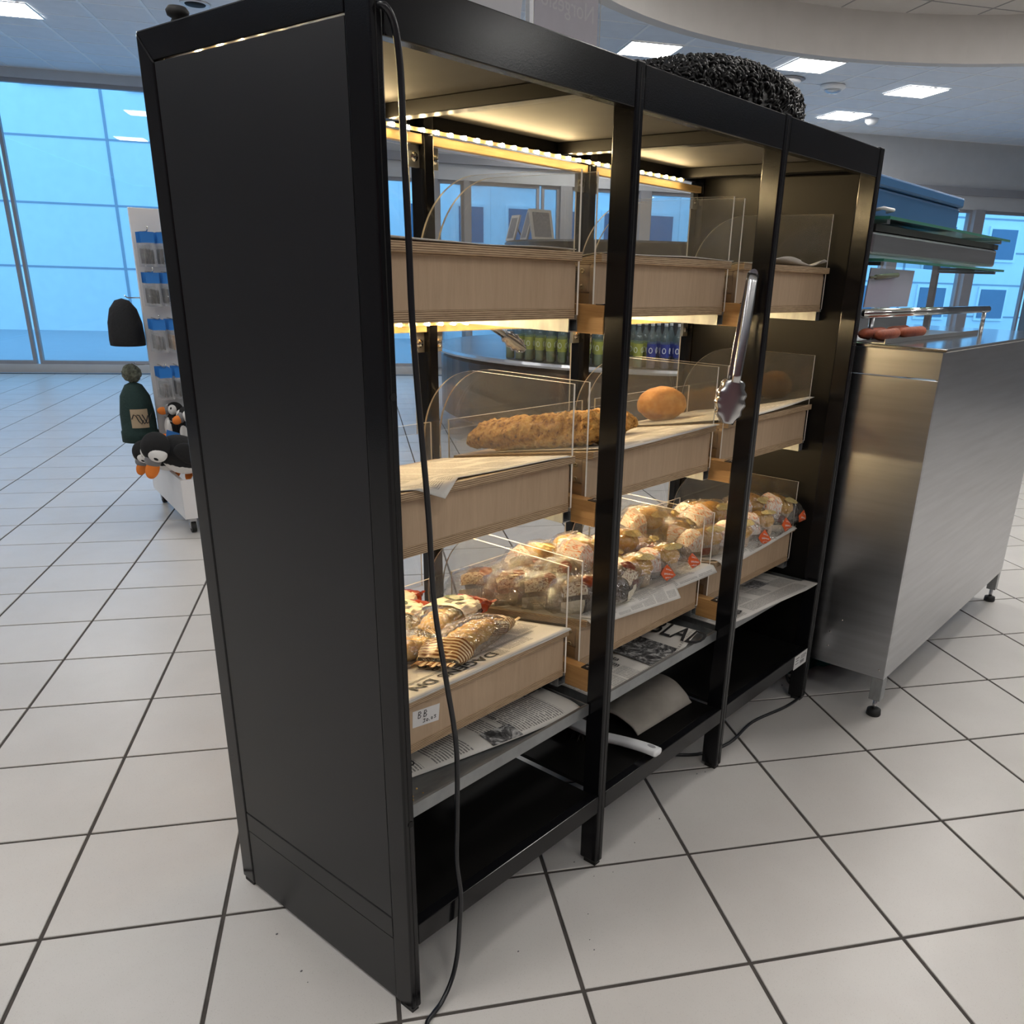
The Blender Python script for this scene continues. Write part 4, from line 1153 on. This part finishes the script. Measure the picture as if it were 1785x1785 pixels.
# knob, boards and price holder standing on the roof
kb = MB().lathe([(.001, 0), (.012, 0), (.014, .008), (.011, .014), (.019, .018), (.021, .026), (.016, .033), (.001, .034)], 18, (.035, .600, 2.0006))
tag(obj('roof_knob', kb, MAT['rubber'], org=(.035, .600, 2.0006), smooth=True), 'small black knob on the rear left corner of the shelf roof', 'knob')
gb = root('sign_board', 'plain grey white board leaning on the shelf roof', 'sign', (.62, .35, 1.972))
obj('board', MB().prism([(.50, 1.974), (.70, 1.974), (.77, 2.42), (.56, 2.42)], 'y', .36, .366), plain('grey_board', (.62, .62, .66), .5), gb, bevel=.002)
obj('stand', MB().prism([(.366, 1.974), (.45, 1.974), (.45, 1.98), (.372, 2.25), (.366, 2.25)], 'x', .59, .63), plain('grey_board_stand', (.48, .48, .5), .5), gb)
ph_ = root('price_holder', 'clear acrylic price sign seen from the back on a thin metal post', 'sign', (.82, .40, 1.972))
obj('post', MB().box(.792, .806, .395, .409, 1.974, 2.6), MAT['steel'], ph_, bevel=.001)
obj('base', MB().box(.74, .92, .34, .46, 1.9722, 1.9765), MAT['steel'], ph_, bevel=.002)
card = obj('card', MB().box(.818, 1.06, .402, .4035, 2.02, 2.33), plain('pale_lilac_card', (.82, .79, .86), .5), ph_)
obj('sleeve', MB().box(.811, 1.067, .3985, .4005, 2.0, 2.34, 0, (1, 1, 0, 0, 1, 1)), [clear('sign_sleeve', (.96, .96, .97), .04, .05, .03), MAT['acrylic_edge_lit']], ph_)
tw = MB()
for body, z, sz, xr in (('Hessa p\u00e5', 2.262, .05, 1.045), ("Norgeslo'", 2.185, .055, 1.045), ('699.-', 2.075, .055, .985)):
    Mx = Matrix.Translation(Vector((xr, .4014, z))) @ Matrix(((-1, 0, 0, 0), (0, 0, 1, 0), (0, 1, 0, 0), (0, 0, 0, 1)))
    text_mb(body, sz, Mx, tw)
obj('lettering', tw, plain('faint_lettering', (.97, .96, .99), .5), card)

# bottom shelf: brush with white handle, curled paper bag
br = root('hand_brush', 'white handled hand brush lying on the bottom shelf behind the inner post', 'brush', (.93, .2, .236))
hp = [(.955, -.018, .262), (.95, .03, .264), (.945, .10, .258), (.93, .18, .252)]
hpts = smooth_path(hp, 8)
hmb = MB()
def hfn(u, v):
    i = v * (len(hpts) - 1); a = hpts[int(i)]; b = hpts[min(int(i) + 1, len(hpts) - 1)]; p = a.lerp(b, i - int(i))
    t = 2 * math.pi * u; e = min(1, (v / .06)) ** .5 * min(1, (1.02 - v) / .05) ** .5
    return p + Vector((math.copysign(abs(math.cos(t)) ** .6, math.cos(t)) * .021 * e, 0, math.copysign(abs(math.sin(t)) ** .7, math.sin(t)) * .011 * max(e, .2)))
hmb.grid(hfn, 24, 40, wrap=True)
hd = obj('handle', hmb, MAT['white'], br, smooth=True)
obj('hanging_slot', MB().ell((.955, .012, .2745), (.008, .015, .0016), 16, 8), MAT['mullion'], hd, smooth=True)
obj('hanging_slot', MB().box(.9338, .9352, .01, .13, .259, .263), MAT['mullion'], hd)
obj('head', MB().box(.885, .945, .19, .46, .262, .276), MAT['white'], br, bevel=.004)
bt = MB()
for q in range(420):
    x = rnd.uniform(.888, .942); y = rnd.uniform(.193, .457)
    bt.tube([(x, y, .262), (x + rnd.gauss(0, .006), y + rnd.gauss(0, .006), .2365)], .0011, 4, cap=False)
o = obj('bristles', bt, plain('dark_bristles', (.05, .045, .04), .6), br); o['kind'] = 'stuff'
def bag(u, v):
    a, b, c, d = Vector((1.03, .11, 0)), Vector((1.335, .10, 0)), Vector((1.37, .36, 0)), Vector((1.06, .34, 0))
    p = a.lerp(b, u).lerp(d.lerp(c, u), v)
    p.z = .2365 + .010 + .050 * math.sin(math.pi * min(1, v * 1.15)) * (.5 + .5 * u) + .004 * noise.noise(Vector((u * 4, v * 4, 3)))
    if v < .06: p.z = .2365 + .004 + p.z * 0 + .010 * v / .06
    return p
gp = MB().grid(bag, 30, 24)
o = obj('paper_bag', gp, plain('grey_brown_paper', (.34, .31, .27), .8, var=.2, vs_=8), org=(1.2, .22, .236), smooth=True)
md = o.modifiers.new('t', 'SOLIDIFY'); md.thickness = .003
tag(o, 'crumpled grey brown paper bag on the bottom shelf of the middle bay', 'paper')
# crumbs on tray and floor
for q in range(26):
    x, y, z = (rnd.uniform(.54, .66), rnd.uniform(.10, .30), .4872) if q < 16 else (rnd.uniform(.06, .14), rnd.uniform(.07, .12), .4872)
    if q == 0: cr = MB(); 
    k = len(cr.v); s_ = rnd.uniform(.0012, .0030)
    cr.ell((x, y, z + s_ * .6), (s_, s_ * .8, s_ * .7), 6, 4)
o = obj('crumbs', cr, MAT['pastry'], org=(.5, .2, .487)); tag(o, 'yellow pastry crumbs scattered in the metal tray under the date sticker drawer', 'crumbs', kind='stuff')
cr = MB()
for (x, y) in [(.66, .06), (.65, -.02), (.70, -.05), (.52, -.10), (.45, -.16), (.43, -.19), (.30, -.05), (1.02, -.04), (1.0, -.01), (.85, -.02), (1.33, .02), (1.30, .035), (.02, .62), (.03, .60), (-.06, .45), (-.09, .3), (-.10, .26), (2.16, .08), (2.18, .05), (2.13, .12)]:
    s_ = rnd.uniform(.0015, .0035); cr.ell((x, y, s_ * .5), (s_, s_ * .7, s_ * .5), 6, 4)
o = obj('floor_specks', cr, MAT['ink_soft'], org=(.5, 0, 0)); tag(o, 'dark dirt specks scattered on the floor tiles around the shelf', 'dirt', kind='stuff')
# ================================================================== STEEL COUNTER beside the shelf
ct = root('steel_counter', 'brushed steel counter on adjustable feet beside the shelf right end', 'counter', (2.8, .2, 0))
cx0, cx1, cy0, cy1 = 2.122, 3.9, -.285, .62
obj('side_panel', MB().box(cx0, cx0 + .012, cy0, cy1, .165, 1.29), MAT['steel'], ct, bevel=.002)
obj('upper_band', MB().box(cx0 + .0015, cx0 + .012, cy0, cy1, 1.293, 1.383), MAT['steel'], ct, bevel=.001)
obj('front_panel', MB().box(cx0 + .0125, cx1, cy0, cy0 + .012, .165, 1.383), MAT['steel'], ct, bevel=.002)
obj('bottom_panel', MB().box(cx0 + .0125, cx1, cy0 + .0125, cy1, .165, .177), MAT['steel'], ct)
obj('worktop', MB().box(cx0 - .012, cx1, cy0 - .015, cy1, 1.384, 1.396), MAT['chrome'], ct, bevel=.003)
for (x, y) in ((cx0 + .001, cy0), (cx1 - .06, cy0), (cx0 + .001, cy1 - .06), (cx1 - .06, cy1 - .06)):
    lg = obj('leg', MB().box(x, x + .045, y, y + .045, .07, .1645), MAT['galv'], ct, bevel=.002)
    obj('spindle', MB().tube([(x + .022, y + .022, .02), (x + .022, y + .022, .07)], .009, 12), MAT['steel'], lg, smooth=True)
    obj('foot', MB().lathe([(.001, 0), (.026, 0), (.028, .004), (.026, .024), (.012, .028), (.001, .028)], 24, (x + .022, y + .022, 0)), MAT['rubber'], lg, smooth=True)
for (y, z) in ((-.262, .20), (-.05, .24), (-.05, .30), (-.09, .36)):
    sm = MB().lathe([(.0005, .0015), (.003, .001), (.004, 0)], 10); sm.move(frame((cx0, y, z), (0, 1, 0), (0, 0, -1)))
    obj('rivet', sm, MAT['chrome'], ct)
# sausage tray and sausages on the worktop
tr = root('sausage_tray', 'low steel serving tray holding sausages on the steel counter', 'tray', (2.55, .07, 1.3965))
tmb = MB(); tmb.box(2.13, 3.3, -.08, .24, 1.3965, 1.400)
obj('base', tmb, MAT['steel'], tr)
obj('front_rim', MB().box(2.13, 3.3, -.083, -.080, 1.3965, 1.412), MAT['steel'], tr)
obj('back_rim', MB().box(2.13, 3.3, .24, .243, 1.3965, 1.470), MAT['steel'], tr)
def sausage(x, y, rz, lb):
    pts = [Vector((x + (t - .5) * .26 * math.cos(rz), y + (t - .5) * .26 * math.sin(rz) + .012 * (2 * t - 1) ** 2, 1.4005 + .0205)) for t in [i / 20 for i in range(21)]]
    rs = [.020 * math.sqrt(max(.02, 1 - abs(2 * i / 20 - 1) ** 6)) for i in range(21)]
    o = obj('sausage', MB().tube(pts, rs, 16), MAT['sausage'], org=(x, y, 1.4005), smooth=True)
    tag(o, lb, 'sausage', 'sausages on the serving tray')
MAT['sausage'] = crust('grilled_sausage', [(.3, (.16, .03, .012)), (.5, (.36, .075, .028)), (.7, (.5, .14, .06))], 20, .2, .004)
sausage(2.30, -.035, .05, 'red brown sausage at the front of the serving tray')
sausage(2.31, .022, .02, 'red brown sausage behind the front one on the tray')
sausage(2.59, -.03, -.03, 'red brown sausage further right along the front of the tray')
sausage(2.60, .03, .04, 'red brown sausage in the second row further right on the tray')
# glass sneeze guard with shelves
sg = root('food_guard', 'steel framed glass food guard standing on the steel counter', 'food guard', (2.9, .2, 1.3965))
gl_g = clear('green_glass', (.80, .92, .86), .03, .02, 0)
gl_e = plain('green_glass_edge', (.05, .22, .16), .2)
for x in (2.20, 3.7):
    obj('upright', MB().box(x, x + .03, .26, .29, 1.3965, 1.90), MAT['steel'], sg, bevel=.002)
obj('rail', MB().tube([(2.16, .02, 1.492), (3.8, .02, 1.492)], .016, 16), MAT['chrome'], sg, smooth=True)
for x in (2.20, 3.7):
    obj('rail_post', MB().tube([(x + .05, .02, 1.3965), (x + .05, .02, 1.478)], .010, 12), MAT['steel'], sg, smooth=True)
    obj('bracket', MB().box(x, x + .03, .0, .259, 1.652, 1.664), MAT['steel'], sg)
    obj('bracket', MB().box(x, x + .03, .0, .259, 1.786, 1.798), MAT['steel'], sg)
obj('glass_shelf', MB().box(2.17, 3.8, -.02, .258, 1.6645, 1.674, 0, (1, 1, 1, 1, 0, 0)), [gl_g, gl_e], sg)
obj('glass_shelf', MB().box(2.17, 3.8, -.02, .258, 1.7985, 1.808, 0, (1, 1, 1, 1, 0, 0)), [gl_g, gl_e], sg)
obj('hood', MB().box(2.18, 3.8, .03, .25, 1.686, 1.762), MAT['steel'], sg, bevel=.01)
obj('hood_band', MB().box(2.18, 3.8, .028, .25, 1.763, 1.785), MAT['rubber'], sg)
tag(obj('price_card', MB().prism([(2.235, 1.510), (2.70, 1.510), (2.72, 1.645), (2.252, 1.645)], 'y', .05, .054), plain('lilac_card', (.58, .57, .72), .4), org=(2.4, .052, 1.51)), 'pale lilac price card leaning on the rail of the food guard', 'card')
tag(obj('skewer_handle', MB().tube([(2.20, .03, 1.612), (2.26, .032, 1.614)], .004, 8).tube([(2.26, .032, 1.614), (2.5, .04, 1.625)], .0085, 12), plain('olive_handle', (.20, .19, .13), .4), org=(2.3, .03, 1.61), smooth=True), 'long olive handled skewer laid across the price card', 'utensil')
bb = root('cool_box', 'blue plastic cool box on the upper glass shelf', 'box', (2.8, .12, 1.8085))
blue = plain('blue_plastic', (.04, .15, .34), .35)
obj('body', MB().box(2.20, 3.2, .06, .255, 1.8085, 1.905), blue, bb, bevel=.01)
obj('lid', MB().box(2.19, 3.21, .05, .26, 1.9055, 1.945), blue, bb, bevel=.008)
obj('handle', MB().tube([(2.20, .045, 1.83), (2.20, .02, 1.835), (2.30, .02, 1.835), (2.30, .045, 1.83)], .006, 8), MAT['white'], bb, smooth=True)
# rag under the counter
def rag(u, v):
    a = Vector((2.16, .20, 0)) + Vector((.42 * u, -.20 * u - .02, 0)) + Vector((.12 * v, .22 * v, 0))
    a.z = .004 + .030 * abs(noise.noise(Vector((u * 5, v * 4, 7)))) + .018 * math.sin(math.pi * v) * math.sin(math.pi * u); return a
def rag2(u, v):
    p = rag(u, v); return p + Vector((.03, .05, .02))
o = obj('floor_cloth', MB().grid(rag, 26, 16), plain('teal_cloth', (.01, .13, .12), .85, var=.4), org=(2.4, .2, 0), smooth=True); tag(o, 'crumpled teal floor cloth under the steel counter', 'cloth')
o = obj('floor_cloth', MB().grid(rag2, 26, 16), plain('slate_cloth', (.05, .06, .09), .85, var=.4), org=(2.4, .25, .02), smooth=True); tag(o, 'crumpled slate blue floor cloth on top of the teal one', 'cloth')

# ================================================================== GIFT STAND with toys (left, behind the shelf)
SU = Vector((.2623, .965, 0)); SV = Vector((.965, -.2623, 0)); S0 = Vector((1.485, 3.81, 0))
def sp(L, t, z): return S0 + SU * L + SV * t + Vector((0, 0, z))
def sbox(mb, L0, L1, t0, t1, z0, z1, mi=0):
    k = len(mb.v); mb.box(t0, t1, L0, L1, z0, z1, mi)
    for i in range(k, len(mb.v)):
        v = mb.v[i]; mb.v[i] = sp(v.y, v.x, v.z)
    return mb
gs = root('gift_stand', 'white wheeled gift stand with hook panel and toy bin', 'display stand', sp(.45, .3, 0))
obj('panel', sbox(MB(), .45, .475, 0, .62, .30, 1.875), MAT['white_lam'], gs, bevel=.003)
for (l0, l1, t0, t1) in ((0, .02, 0, .62), (.92, .94, 0, .62), (.0205, .9195, 0, .02), (.0205, .9195, .60, .62)):
    obj('bin_side', sbox(MB(), l0, l1, t0, t1, .10, .345), MAT['white_lam'], gs, bevel=.002)
obj('bin_floor', sbox(MB(), .0205, .9195, .0205, .5995, .105, .12), MAT['white_lam'], gs)
for (L, t) in ((.05, .05), (.05, .57), (.89, .05), (.89, .57)):
    cst = obj('caster', MB().tube([sp(L, t - .014, .035), sp(L, t + .014, .035)], .034, 20), MAT['rubber'], gs, smooth=False)
    obj('fork', sbox(MB(), L - .02, L + .02, t - .02, t - .0155, .03, .0995), MAT['steel'], cst); obj('fork', sbox(MB(), L - .02, L + .02, t + .0155, t + .02, .03, .0995), MAT['steel'], cst)
    obj('fork', sbox(MB(), L - .02, L + .02, t - .0155, t + .0155, .074, .0995), MAT['steel'], cst)
for z in (1.745, 1.525, 1.262, .985, .66):
    for t in (.045, .135, .225):
        obj('hook', MB().tube([sp(.4495, t, z), sp(.24, t, z), sp(.222, t, z + .012), sp(.216, t, z + .026)], .0035, 8), MAT['chrome'], gs, smooth=True)
hdr = printed('blue_header_card', (.03, .20, .62), (.62, .75, .88), .60, 10)
pch = clear('clear_pouch', (.95, .96, .97), .06, .1, .06, (.85, .87, .9), crinkle=.5, cscale=60)
fil = [plain('dark_souvenir', (.07, .07, .07), .5, var=.5, vs_=30), plain('tan_souvenir', (.36, .23, .12), .5, var=.4, vs_=30), plain('grey_souvenir', (.22, .22, .23), .45, var=.4, vs_=30)]
def make_packet(kind):
    r = root('souvenir_packet', 'x', 'packet', (0, 0, 0), 'souvenir packets on the stand hooks')
    obj('header_card', MB().box(-.036, .036, -.0015, .0015, -.055, .004), hdr, r)
    def pf(u, v):
        t = 2 * math.pi * u; e = max(.0, 1 - abs(2 * v - 1) ** 4) ** .5
        return Vector((.036 * math.cos(t), .010 * e * math.sin(t), -.050 - .135 * v)) + Vector((0, .002 * noise.noise(Vector((u * 9, v * 9, kind))), 0))
    obj('pouch', MB().grid(pf, 20, 14, wrap=True), pch, r)
    fm = MB()
    for q in range(3): fm.tube([(-.018 + q * .018, 0, -.085 - .004 * q), (-.016 + q * .017, .001, -.125), (-.018 + q * .018, 0, -.168)], [.006, .0075, .005], 8)
    obj('souvenir', fm, fil[kind], r, smooth=True)
    return r
pk = [make_packet(i) for i in range(3)]; used = [False] * 3
rown = ['top', 'second', 'third', 'fourth']
for zi, z in enumerate((1.745, 1.525, 1.262, .985)):
    for ti_, t in enumerate((.045, .135, .225)):
        kd = [(0, 0, 2), (0, 0, 2), (2, 1, 1), (2, 0, 0)][zi][ti_]
        for q in range(4):
            loc = sp(.25 + .045 * q + rnd.uniform(-.006, .006), t, z - .0076); rz = -.265 + rnd.uniform(-.15, .15)
            lb = 'blue topped souvenir packet hanging in the %s row of the white stand' % rown[zi]
            if not used[kd]:
                pk[kd].location = loc * S; pk[kd].rotation_euler = (0, 0, rz); pk[kd]['label'] = lb; used[kd] = True
            else: dup(pk[kd], loc, (0, 0, rz), lb)
# knitted hats on the stand's edge
for z in (1.375, .985):
    obj('hook', MB().tube([sp(.4625, -.0005, z), sp(.4625, -.07, z), sp(.4625, -.085, z + .012)], .0035, 8), MAT['chrome'], gs, smooth=True)
hb_ = plain('black_knit', (.010, .011, .013), .9, bump=.6, bs=90, bd=.006); hg_ = plain('dark_green_knit', (.012, .035, .032), .9, bump=.6, bs=90, bd=.006)
ht = root('knit_hat', 'black knitted hat hanging on the edge of the white stand', 'hat', sp(.4625, -.08, 1.372))
hpf = [(.001, 0), (.04, -.012), (.075, -.06), (.095, -.14), (.10, -.24), (.098, -.27), (.09, -.272)]
obj('crown', MB().lathe([(a * 1, b) for a, b in hpf], 26, sp(.4625, -.103, 1.371), close=False), hb_, ht, smooth=True)
ht = root('knit_hat', 'dark green bobble hat with a tan patch hanging below the black hat', 'hat', sp(.4625, -.08, .90))
c_ = sp(.4625, -.108, .99)
obj('bobble', MB().ell(c_ + Vector((0, 0, -.055)), (.055, .055, .055), 26, 18, fn=lambda d: 1 + .12 * noise.noise(d * 9)), plain('grey_bobble', (.12, .13, .10), .95, var=.6, vs_=60), ht, smooth=False)
obj('crown', MB().lathe([(.01, -.105), (.05, -.125), (.085, -.19), (.10, -.30), (.102, -.40), (.108, -.41), (.108, -.47), (.10, -.472)], 26, c_, close=False), hg_, ht, smooth=True)
pt = MB(); 
for q in range(8):
    pass
pt.grid(lambda u, v: c_ + Vector((.1065 * math.cos(3.9 + .95 * u), .1065 * math.sin(3.9 + .95 * u), -.375 + .115 * v)), 10, 2)
ptc = obj('patch', pt, plain('tan_patch', (.46, .36, .24), .8), ht)
wv = MB()
for q in range(3):
    wv.tube([c_ + Vector((.1085 * math.cos(3.95 + .28 * q + .12 * k), .1085 * math.sin(3.95 + .28 * q + .12 * k), -.32 + .03 * math.sin(k * 1.2 + q))) for k in range(6)], .003, 6)
obj('patch_print', wv, MAT['ink'], ptc)

# plush puffins in the bin
pb = plain('black_plush', (.010, .010, .011), .95, bump=.5, bs=120, bd=.004); pw = plain('white_plush', (.78, .77, .75), .95, bump=.4, bs=120, bd=.004)
po = plain('orange_felt', (.80, .22, .03), .85); pgz = plain('grey_felt', (.22, .22, .23), .85)
def make_puffin():
    r = root('plush_puffin', 'x', 'soft toy', (0, 0, 0), 'plush puffins in the toy bin')
    obj('body', MB().ell((0, 0, .075), (.058, .062, .085), 26, 18), pb, r, smooth=True)
    obj('belly', MB().ell((0, -.020, .068), (.046, .049, .072), 22, 16), pw, r, smooth=True)
    obj('head', MB().ell((0, -.004, .172), (.048, .050, .046), 24, 16), pb, r, smooth=True)
    for sx in (-1, 1):
        obj('cheek', MB().ell((sx * .020, -.026, .172), (.030, .029, .032), 18, 12), pw, r, smooth=True)
        obj('eye', MB().ell((sx * .036, -.043, .180), (.007, .007, .010), 10, 8), pb, r, smooth=True)
        obj('wing', MB().ell((sx * .060, .004, .085), (.014, .034, .060), 16, 12), pb, r, smooth=True)
        obj('foot', MB().ell((sx * .028, -.050, .008), (.022, .036, .009), 16, 8), po, r, smooth=True)
    obj('beak_base', MB().ell((0, -.054, .168), (.018, .022, .029), 18, 12), pgz, r, smooth=True)
    obj('beak', MB().ell((0, -.080, .162), (.013, .034, .024), 18, 12), po, r, smooth=True)
    return r
pf0 = make_puffin()
def rz_to(v): return math.atan2(v.y, v.x) + math.pi / 2
face_cam = rz_to(Vector((-1, -.75, 0)))
# (L, t, z, rx, rz, scale, label)
pl = [(.10, .15, .445, -1.15, face_cam - .55, 1.75, 'large plush puffin lying with its orange beak over the bin edge'),
      (.24, .16, .505, -.12, face_cam - .35, 1.15, 'plush puffin sitting upright on the large lying one'),
      (.36, .08, .545, .1, face_cam - .7, 1.0, 'plush puffin at the rear left of the bin beside the stand panel'),
      (.30, .07, .415, -1.2, face_cam - .65, 1.35, 'plush puffin lying behind the large one with its beak over the bin side'),
      (.36, .20, .555, .05, face_cam + .2, 1.0, 'plush puffin at the back of the bin under the lowest hooks'),
      (.34, .33, .52, .0, face_cam, 1.1, 'plush puffin deeper in the bin beside the rear ones'),
      (.13, .30, .40, -.2, face_cam + .3, 1.2, 'plush puffin standing at the front of the bin behind the beak'),
      (.20, .45, .30, -.1, face_cam, 1.2, 'plush puffin at the far end of the bin')]
for i, (L, t, z, rx, rz, s_, lb) in enumerate(pl):
    if i == 0:
        pf0.location = sp(L, t, z) * S; pf0.rotation_euler = Matrix.Rotation(rz, 3, 'Z').to_euler(); pf0.rotation_euler = (Matrix.Rotation(rz, 3, 'Z') @ Matrix.Rotation(-rx, 3, 'X')).to_euler(); pf0.scale = (s_,) * 3; pf0['label'] = lb
    else:
        dup(pf0, sp(L, t, z), (Matrix.Rotation(rz, 3, 'Z') @ Matrix.Rotation(-rx, 3, 'X')).to_euler(), lb, None, s_)
for i, (L, t, z) in enumerate(((.26, .055, .50), (.30, .16, .56))):
    tg = MB().box(-.04, .04, -.001, .001, -.05, .05); tg.move(Matrix.Translation(sp(L, t - .02, z + .05)) @ Matrix.Rotation(-.9, 4, 'Z') @ Matrix.Rotation(.25, 4, 'Y'))
    tag(obj('swing_tag', tg, hdr, org=sp(L, t, z)), ['light blue swing tag hanging off the rear left puffin', 'light blue swing tag beside the upright puffin'][i], 'tag', 'puffin swing tags')

# ================================================================== ROUND DRINKS KIOSK behind the shelf
KA, KB_, KRD = 3.2, 8.0, 2.35
kc = ab(KA, KB_, 0)
kio = root('drinks_kiosk', 'round black drinks kiosk with a glass band of bottles behind the shelf', 'kiosk', kc)
kdark = plain('kiosk_black', (.012, .013, .016), .28); kdeck = plain('kiosk_deck', (.05, .055, .065), .3)
obj('plinth', MB().lathe([(KRD - .35, 0), (KRD - .35, .14)], 72, kc), kdark, kio)
obj('body', MB().lathe([(KRD - .3, .141), (KRD, .16), (KRD, .74), (KRD - .04, .78)], 72, kc), kdark, kio, smooth=False)
obj('rim', MB().lathe([(KRD - .3, .7805), (KRD + .04, .7805), (KRD + .05, .80), (KRD + .04, .825), (KRD - .3, .825)], 72, kc), MAT['steel'], kio)
obj('core', MB().lathe([(KRD - .75, .8255), (KRD - .75, 1.26)], 72, kc), kdeck, kio)
obj('glass_band', MB().lathe([(KRD - .02, .8255), (KRD - .02, 1.26)], 72, kc, close=False), MAT['glass'], kio)
obj('case_top', MB().lathe([(1.42, 1.2605), (KRD - .01, 1.2605), (KRD, 1.27), (KRD - .01, 1.285), (1.42, 1.285)], 72, kc, close=False), MAT['glass'], kio)
obj('tower', MB().lathe([(1.40, 1.2605), (1.40, 1.60), (1.64, 1.63), (1.65, 1.88), (1.62, 1.90)], 72, kc), kdark, kio)
bgl = clear('bottle_plastic', (.80, .90, .90), .06, .08, .10, (.5, .62, .62)); 
def make_bottle(lc, ring, label, group):
    r = root('drink_bottle', label, 'bottle', (0, 0, 0), group)
    obj('body', MB().lathe([(.001, 0), (.038, 0), (.042, .01), (.042, .23), (.036, .28), (.018, .33), (.015, .36), (.001, .36)], 16, close=False), bgl, r, smooth=True)
    l_ = obj('label', MB().lathe([(.0427, .10), (.0427, .21)], 16, close=False), plain(label[:6] + '_bottle_label', lc, .5), r, smooth=True)
    rg = MB()
    for s_ in range(4):
        t0 = s_ * math.pi / 2
        rg.tube([Vector((.0432 * math.cos(t0 + .35 * math.cos(q * math.pi / 6)), .0432 * math.sin(t0 + .35 * math.cos(q * math.pi / 6)), .155 + .022 * math.sin(q * math.pi / 6))) for q in range(13)], .004, 5)
    obj('emblem', rg, plain(label[:6] + '_emblem', ring, .5), l_)
    obj('liquid', MB().lathe([(.001, .004), (.037, .004), (.039, .012), (.039, .225), (.001, .226)], 14, close=False), plain(label[:6] + '_drink', tuple(x * .55 + .06 for x in lc), .2), r, smooth=True)
    obj('cap', MB().lathe([(.001, .361), (.017, .361), (.017, .385), (.001, .386)], 12), MAT['white'], r, smooth=True)
    return r
bot = [make_bottle((.42, .44, .08), (.75, .78, .55), 'yellow green labelled drink bottle behind the kiosk glass band', 'yellow labelled bottles in the kiosk'),
       make_bottle((.03, .05, .30), (.75, .78, .85), 'blue labelled drink bottle with a white ring behind the kiosk glass band', 'blue labelled bottles in the kiosk')]
ub = [False, False]
vdir = (CAM - kc); ang0 = math.atan2(vdir.y, vdir.x)
for row in range(2):
    rr = KRD - .10 - .13 * row
    for q in range(24):
        t = ang0 - .62 + q * .0525 + row * .026
        # left (towards the window) yellow, right blue
        k_ = 1 if q > 11 else 0
        loc = kc + Vector((rr * math.cos(t), rr * math.sin(t), .8258)); rot = (0, 0, rnd.uniform(0, .5))
        if not ub[k_]:
            bot[k_].location = loc * S; bot[k_].rotation_euler = rot; ub[k_] = True
        else: dup(bot[k_], loc, rot)
# menu cards on easels on the deck
def easel(a, b, w_, h_, lb, rz):
    c = ab(a, b, 1.9005)
    r = root('menu_easel', lb, 'sign', c, 'menu cards on the kiosk deck')
    M_ = Matrix.Translation(c) @ Matrix.Rotation(rz, 4, 'Z')
    Mt_ = M_ @ Matrix.Rotation(-.28, 4, 'X')
    obj('frame', MB().box(-w_, w_, -.01, .01, 0.003, h_).move(Mt_), plain('pale_frame', (.62, .58, .54), .5), r)
    obj('sheet', MB().box(-w_ + .03, w_ - .03, -.013, -.0102, .03, h_ - .03).move(Mt_), plain('grey_menu', (.22, .22, .24), .6, var=.3, vs_=60), r)
    obj('strut', MB().tube([(0, .05, h_ * .7), (0, .17, .006)], .008, 8).move(M_), kdark, r)
easel(1.86, 7.6, .13, .30, 'framed grey menu card facing the shelf on the kiosk deck', TH + .35)
easel(1.72, 7.95, .11, .32, 'menu card seen edge on beside its strut on the kiosk deck', TH - 1.45)
easel(1.63, 8.25, .10, .27, 'small menu card turned away at the left end of the kiosk deck', TH - 1.3)
